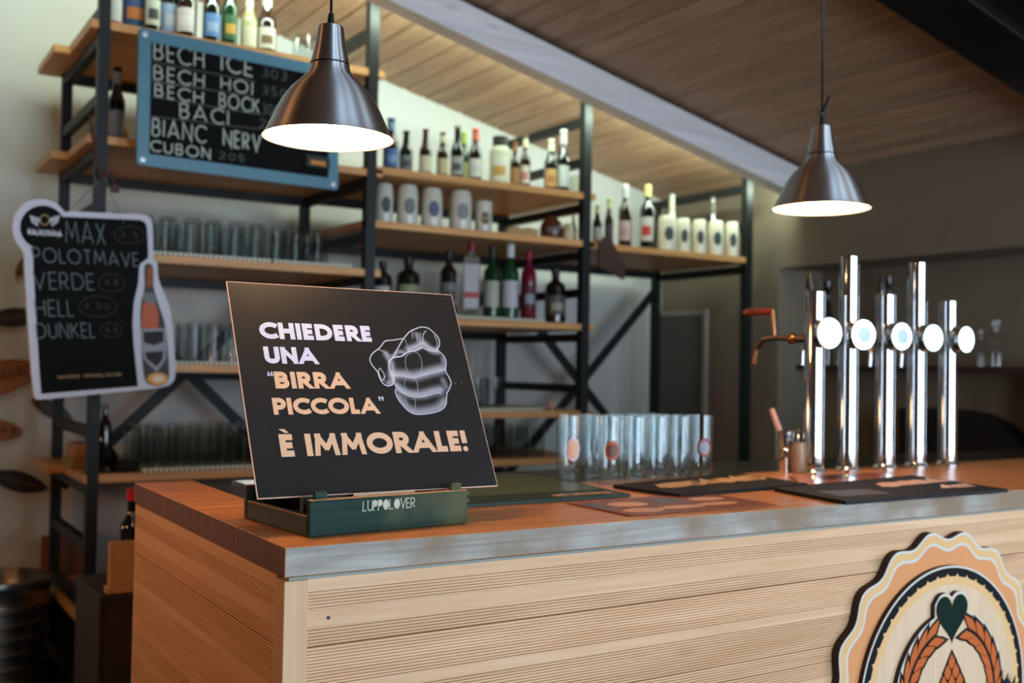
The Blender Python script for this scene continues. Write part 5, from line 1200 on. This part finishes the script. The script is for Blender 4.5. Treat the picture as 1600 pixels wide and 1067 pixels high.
def oval_sign(px, py, L, W, rot, label, s, mt):
    a = aty(px, py, YW-.015); t = thing('wooden_sign', label, 'sign', (a[0], YW-.012, a[2])); t.rotation_euler = (0, rot, 0)
    P = [(L/2*math.cos(2*PI*i/28), W/2*math.sin(2*PI*i/28)*(1-.15*math.cos(2*PI*i/28))) for i in range(28)]
    MB().prism(P, -.006, .010).build('sign_body', mt, t); m = MB(); m.flat = True
    text_at(m, s, -L*.40, -W*.12, W*.30, L*.80, .005, lambda u, v: (u, -.0066, v), bold=False); m.build('lettering', mat('burnt_letters', (50, 32, 22), .6), t)
oval_sign(0, 590, .34, .15, -.28, 'oval wooden sign with burnt capital letters, upper of two on the left wall', 'ARTIGIANALE', LW)
oval_sign(-8, 672, .22, .10, .12, 'oval wooden sign with short burnt lettering, lower of two on the left wall', 'BIRRE', LW)
# beer keg
a = aty(3, 893, 4.62); t = thing('beer_keg', 'stainless steel beer keg on the floor in the left corner', 'keg', (a[0]-.01, 4.62, .0))
KM = mat('keg_steel', (150, 146, 138), .3, 1); H = .53; R = .19
pr = [(1e-4, .02), (.17, .02), (.18, 0), (.19, 0), (.192, .02), (.188, .06)]
for k in range(7): z = .09+k*.055; pr += [(.186, z-.014), (.192, z-.006), (.192, z+.006), (.186, z+.014)]
pr += [(.184, .46), (.188, .475), (.19, H-.01), (.188, H), (.182, H), (.182, .48), (.12, .475), (1e-4, .48)]
MB().lathe(pr, 48).build('keg_body', KM, t); MB().lathe([(.03, .48), (.03, .5), (.018, .505), (1e-4, .505)], 20).build('keg_valve', KM, t)
m = MB(); m.box(-.06, .06, -.193, -.187, .485, .512); m.build('keg_handle_slot', BLACK, t)
# things seen between the shelving and the counter
t = thing('wooden_box', 'small tan wooden box beside the counter end', 'box', (*aty(196, 900, 3.3)[:2], .72))
MB().box(-.05, .05, -.02, .01, 0, .13, .003).build('box_body', BAREW, t); MB().box(-.058, .058, -.028, .015, -.02, 0, .002).build('box_foot', BAREW, t)
a = aty(196, 900, 3.3); tt = thing('side_cupboard', 'low dark cupboard behind the counter end', 'cupboard', (a[0]+.03, 3.32, 0)); MB().box(-.11, .5, -.06, .3, 0, .6985, .003).build('cupboard_body', mat('cupboard_dark', (46, 34, 30), .6), tt); MB().box(-.09, .17, -.066, -.06, .1, .66).build('door', mat('cupboard_door', (56, 46, 44), .5), tt)
t = thing('red_capped_bottle', 'dark bottle with a bright red cap beside the counter end', 'bottle', (*aty(205, 815, 3.34)[:2], .6995)); MB().lathe(bottle_prof('wine', .30, .036), 22).build('bottle_body', BLACKG, t); MB().lathe([(.016, .265), (.016, .30), (1e-4, .302)], 16).build('cap', mat('red_cap', (190, 20, 30), .4), t)
t = thing('cardboard_panel', 'tall brown cardboard sheet leaning behind the shelf posts', 'cardboard', (.86, 4.98, 0)); MB().box(-.1, .12, 0, .012, 0, .62).build('sheet', mat('kraft', (130, 84, 54), .7), t)

# niche in the right wall
t = thing('niche_shelf', 'dark wooden ledge running along the niche in the right wall', 'shelf', (XW+.2, 2.2, 1.40)); MB().box(-.06, .148, -1.95, 1.93, 0, .03).build('ledge_board', mat('dark_ledge', (58, 36, 28), .5), t)
xs = XW+.22
def niche_item(name, px, pyt, w_, label, mt, prof=None, cat='jar'):
    a = atx(px, 565, xs); dep = MW[0, 2]*xs+MW[1, 2]*a[1]; h = atx(px, pyt, xs)[2]-1.432; r = w_*dep/FPX/2
    t = thing(name, label, cat, (xs, a[1], 1.4308)); MB().lathe([(1e-4, 0), (r, 0), (r, h*.6), (r*.75, h*.7), (r*.4, h*.76), (r*.4, h*.86), (r*.8, h*.9), (r*.8, h), (1e-4, h)], 20).build('body', mt, t); return t
niche_item('glass_jar', 1556, 500, 30, 'clear glass jar with a lid on the niche ledge, right of the taps', GLASS)
niche_item('glass_jar', 1532, 515, 18, 'small clear jar beside the lidded one on the niche ledge', GLASS)
niche_item('dark_bottle', 1245, 500, 20, 'dark bottle on the niche ledge behind the copper spout', BLACKG, cat='bottle')
niche_item('dark_bottle', 1292, 440, 16, 'dark slim bottle on the niche ledge between the first two taps', BLACKG, cat='bottle')
niche_item('dark_bottle', 1388, 432, 14, 'black-capped bottle on the niche ledge behind the third tap', BLACKG, cat='bottle')
t = thing('wall_machine', 'low dark machine with rounded shoulder standing in the niche', 'machine', (XW+.17, 3.05, .0))
m = MB(); P = [(-.3, 0), (.35, 0), (.35, 1.22)]+[(.12-.42*math.sin(math.radians(k*15)), .8+.42*math.cos(math.radians(k*15))) for k in range(7)]
m.prism(P, -.1, .15, 'yz'); m.build('machine_body', mat('machine_dark', (22, 20, 20), .5), t)
t = thing('plywood_panel', 'warm tan plywood panel at the right edge of the niche', 'panel', (XW+.18, 2.62, .0)); MB().box(0, .018, -.6, .13, 0, 1.39).build('panel_body', mat('plywood_tan', (176, 122, 84), .55, var=.1), t)
a = atx(1602, 556, XW+.02)
for o in bpy.data.objects:
    if o.type == 'MESH' and o.parent is None and 'kind' not in o and 'label' not in o: print('UNLABELLED', o.name)
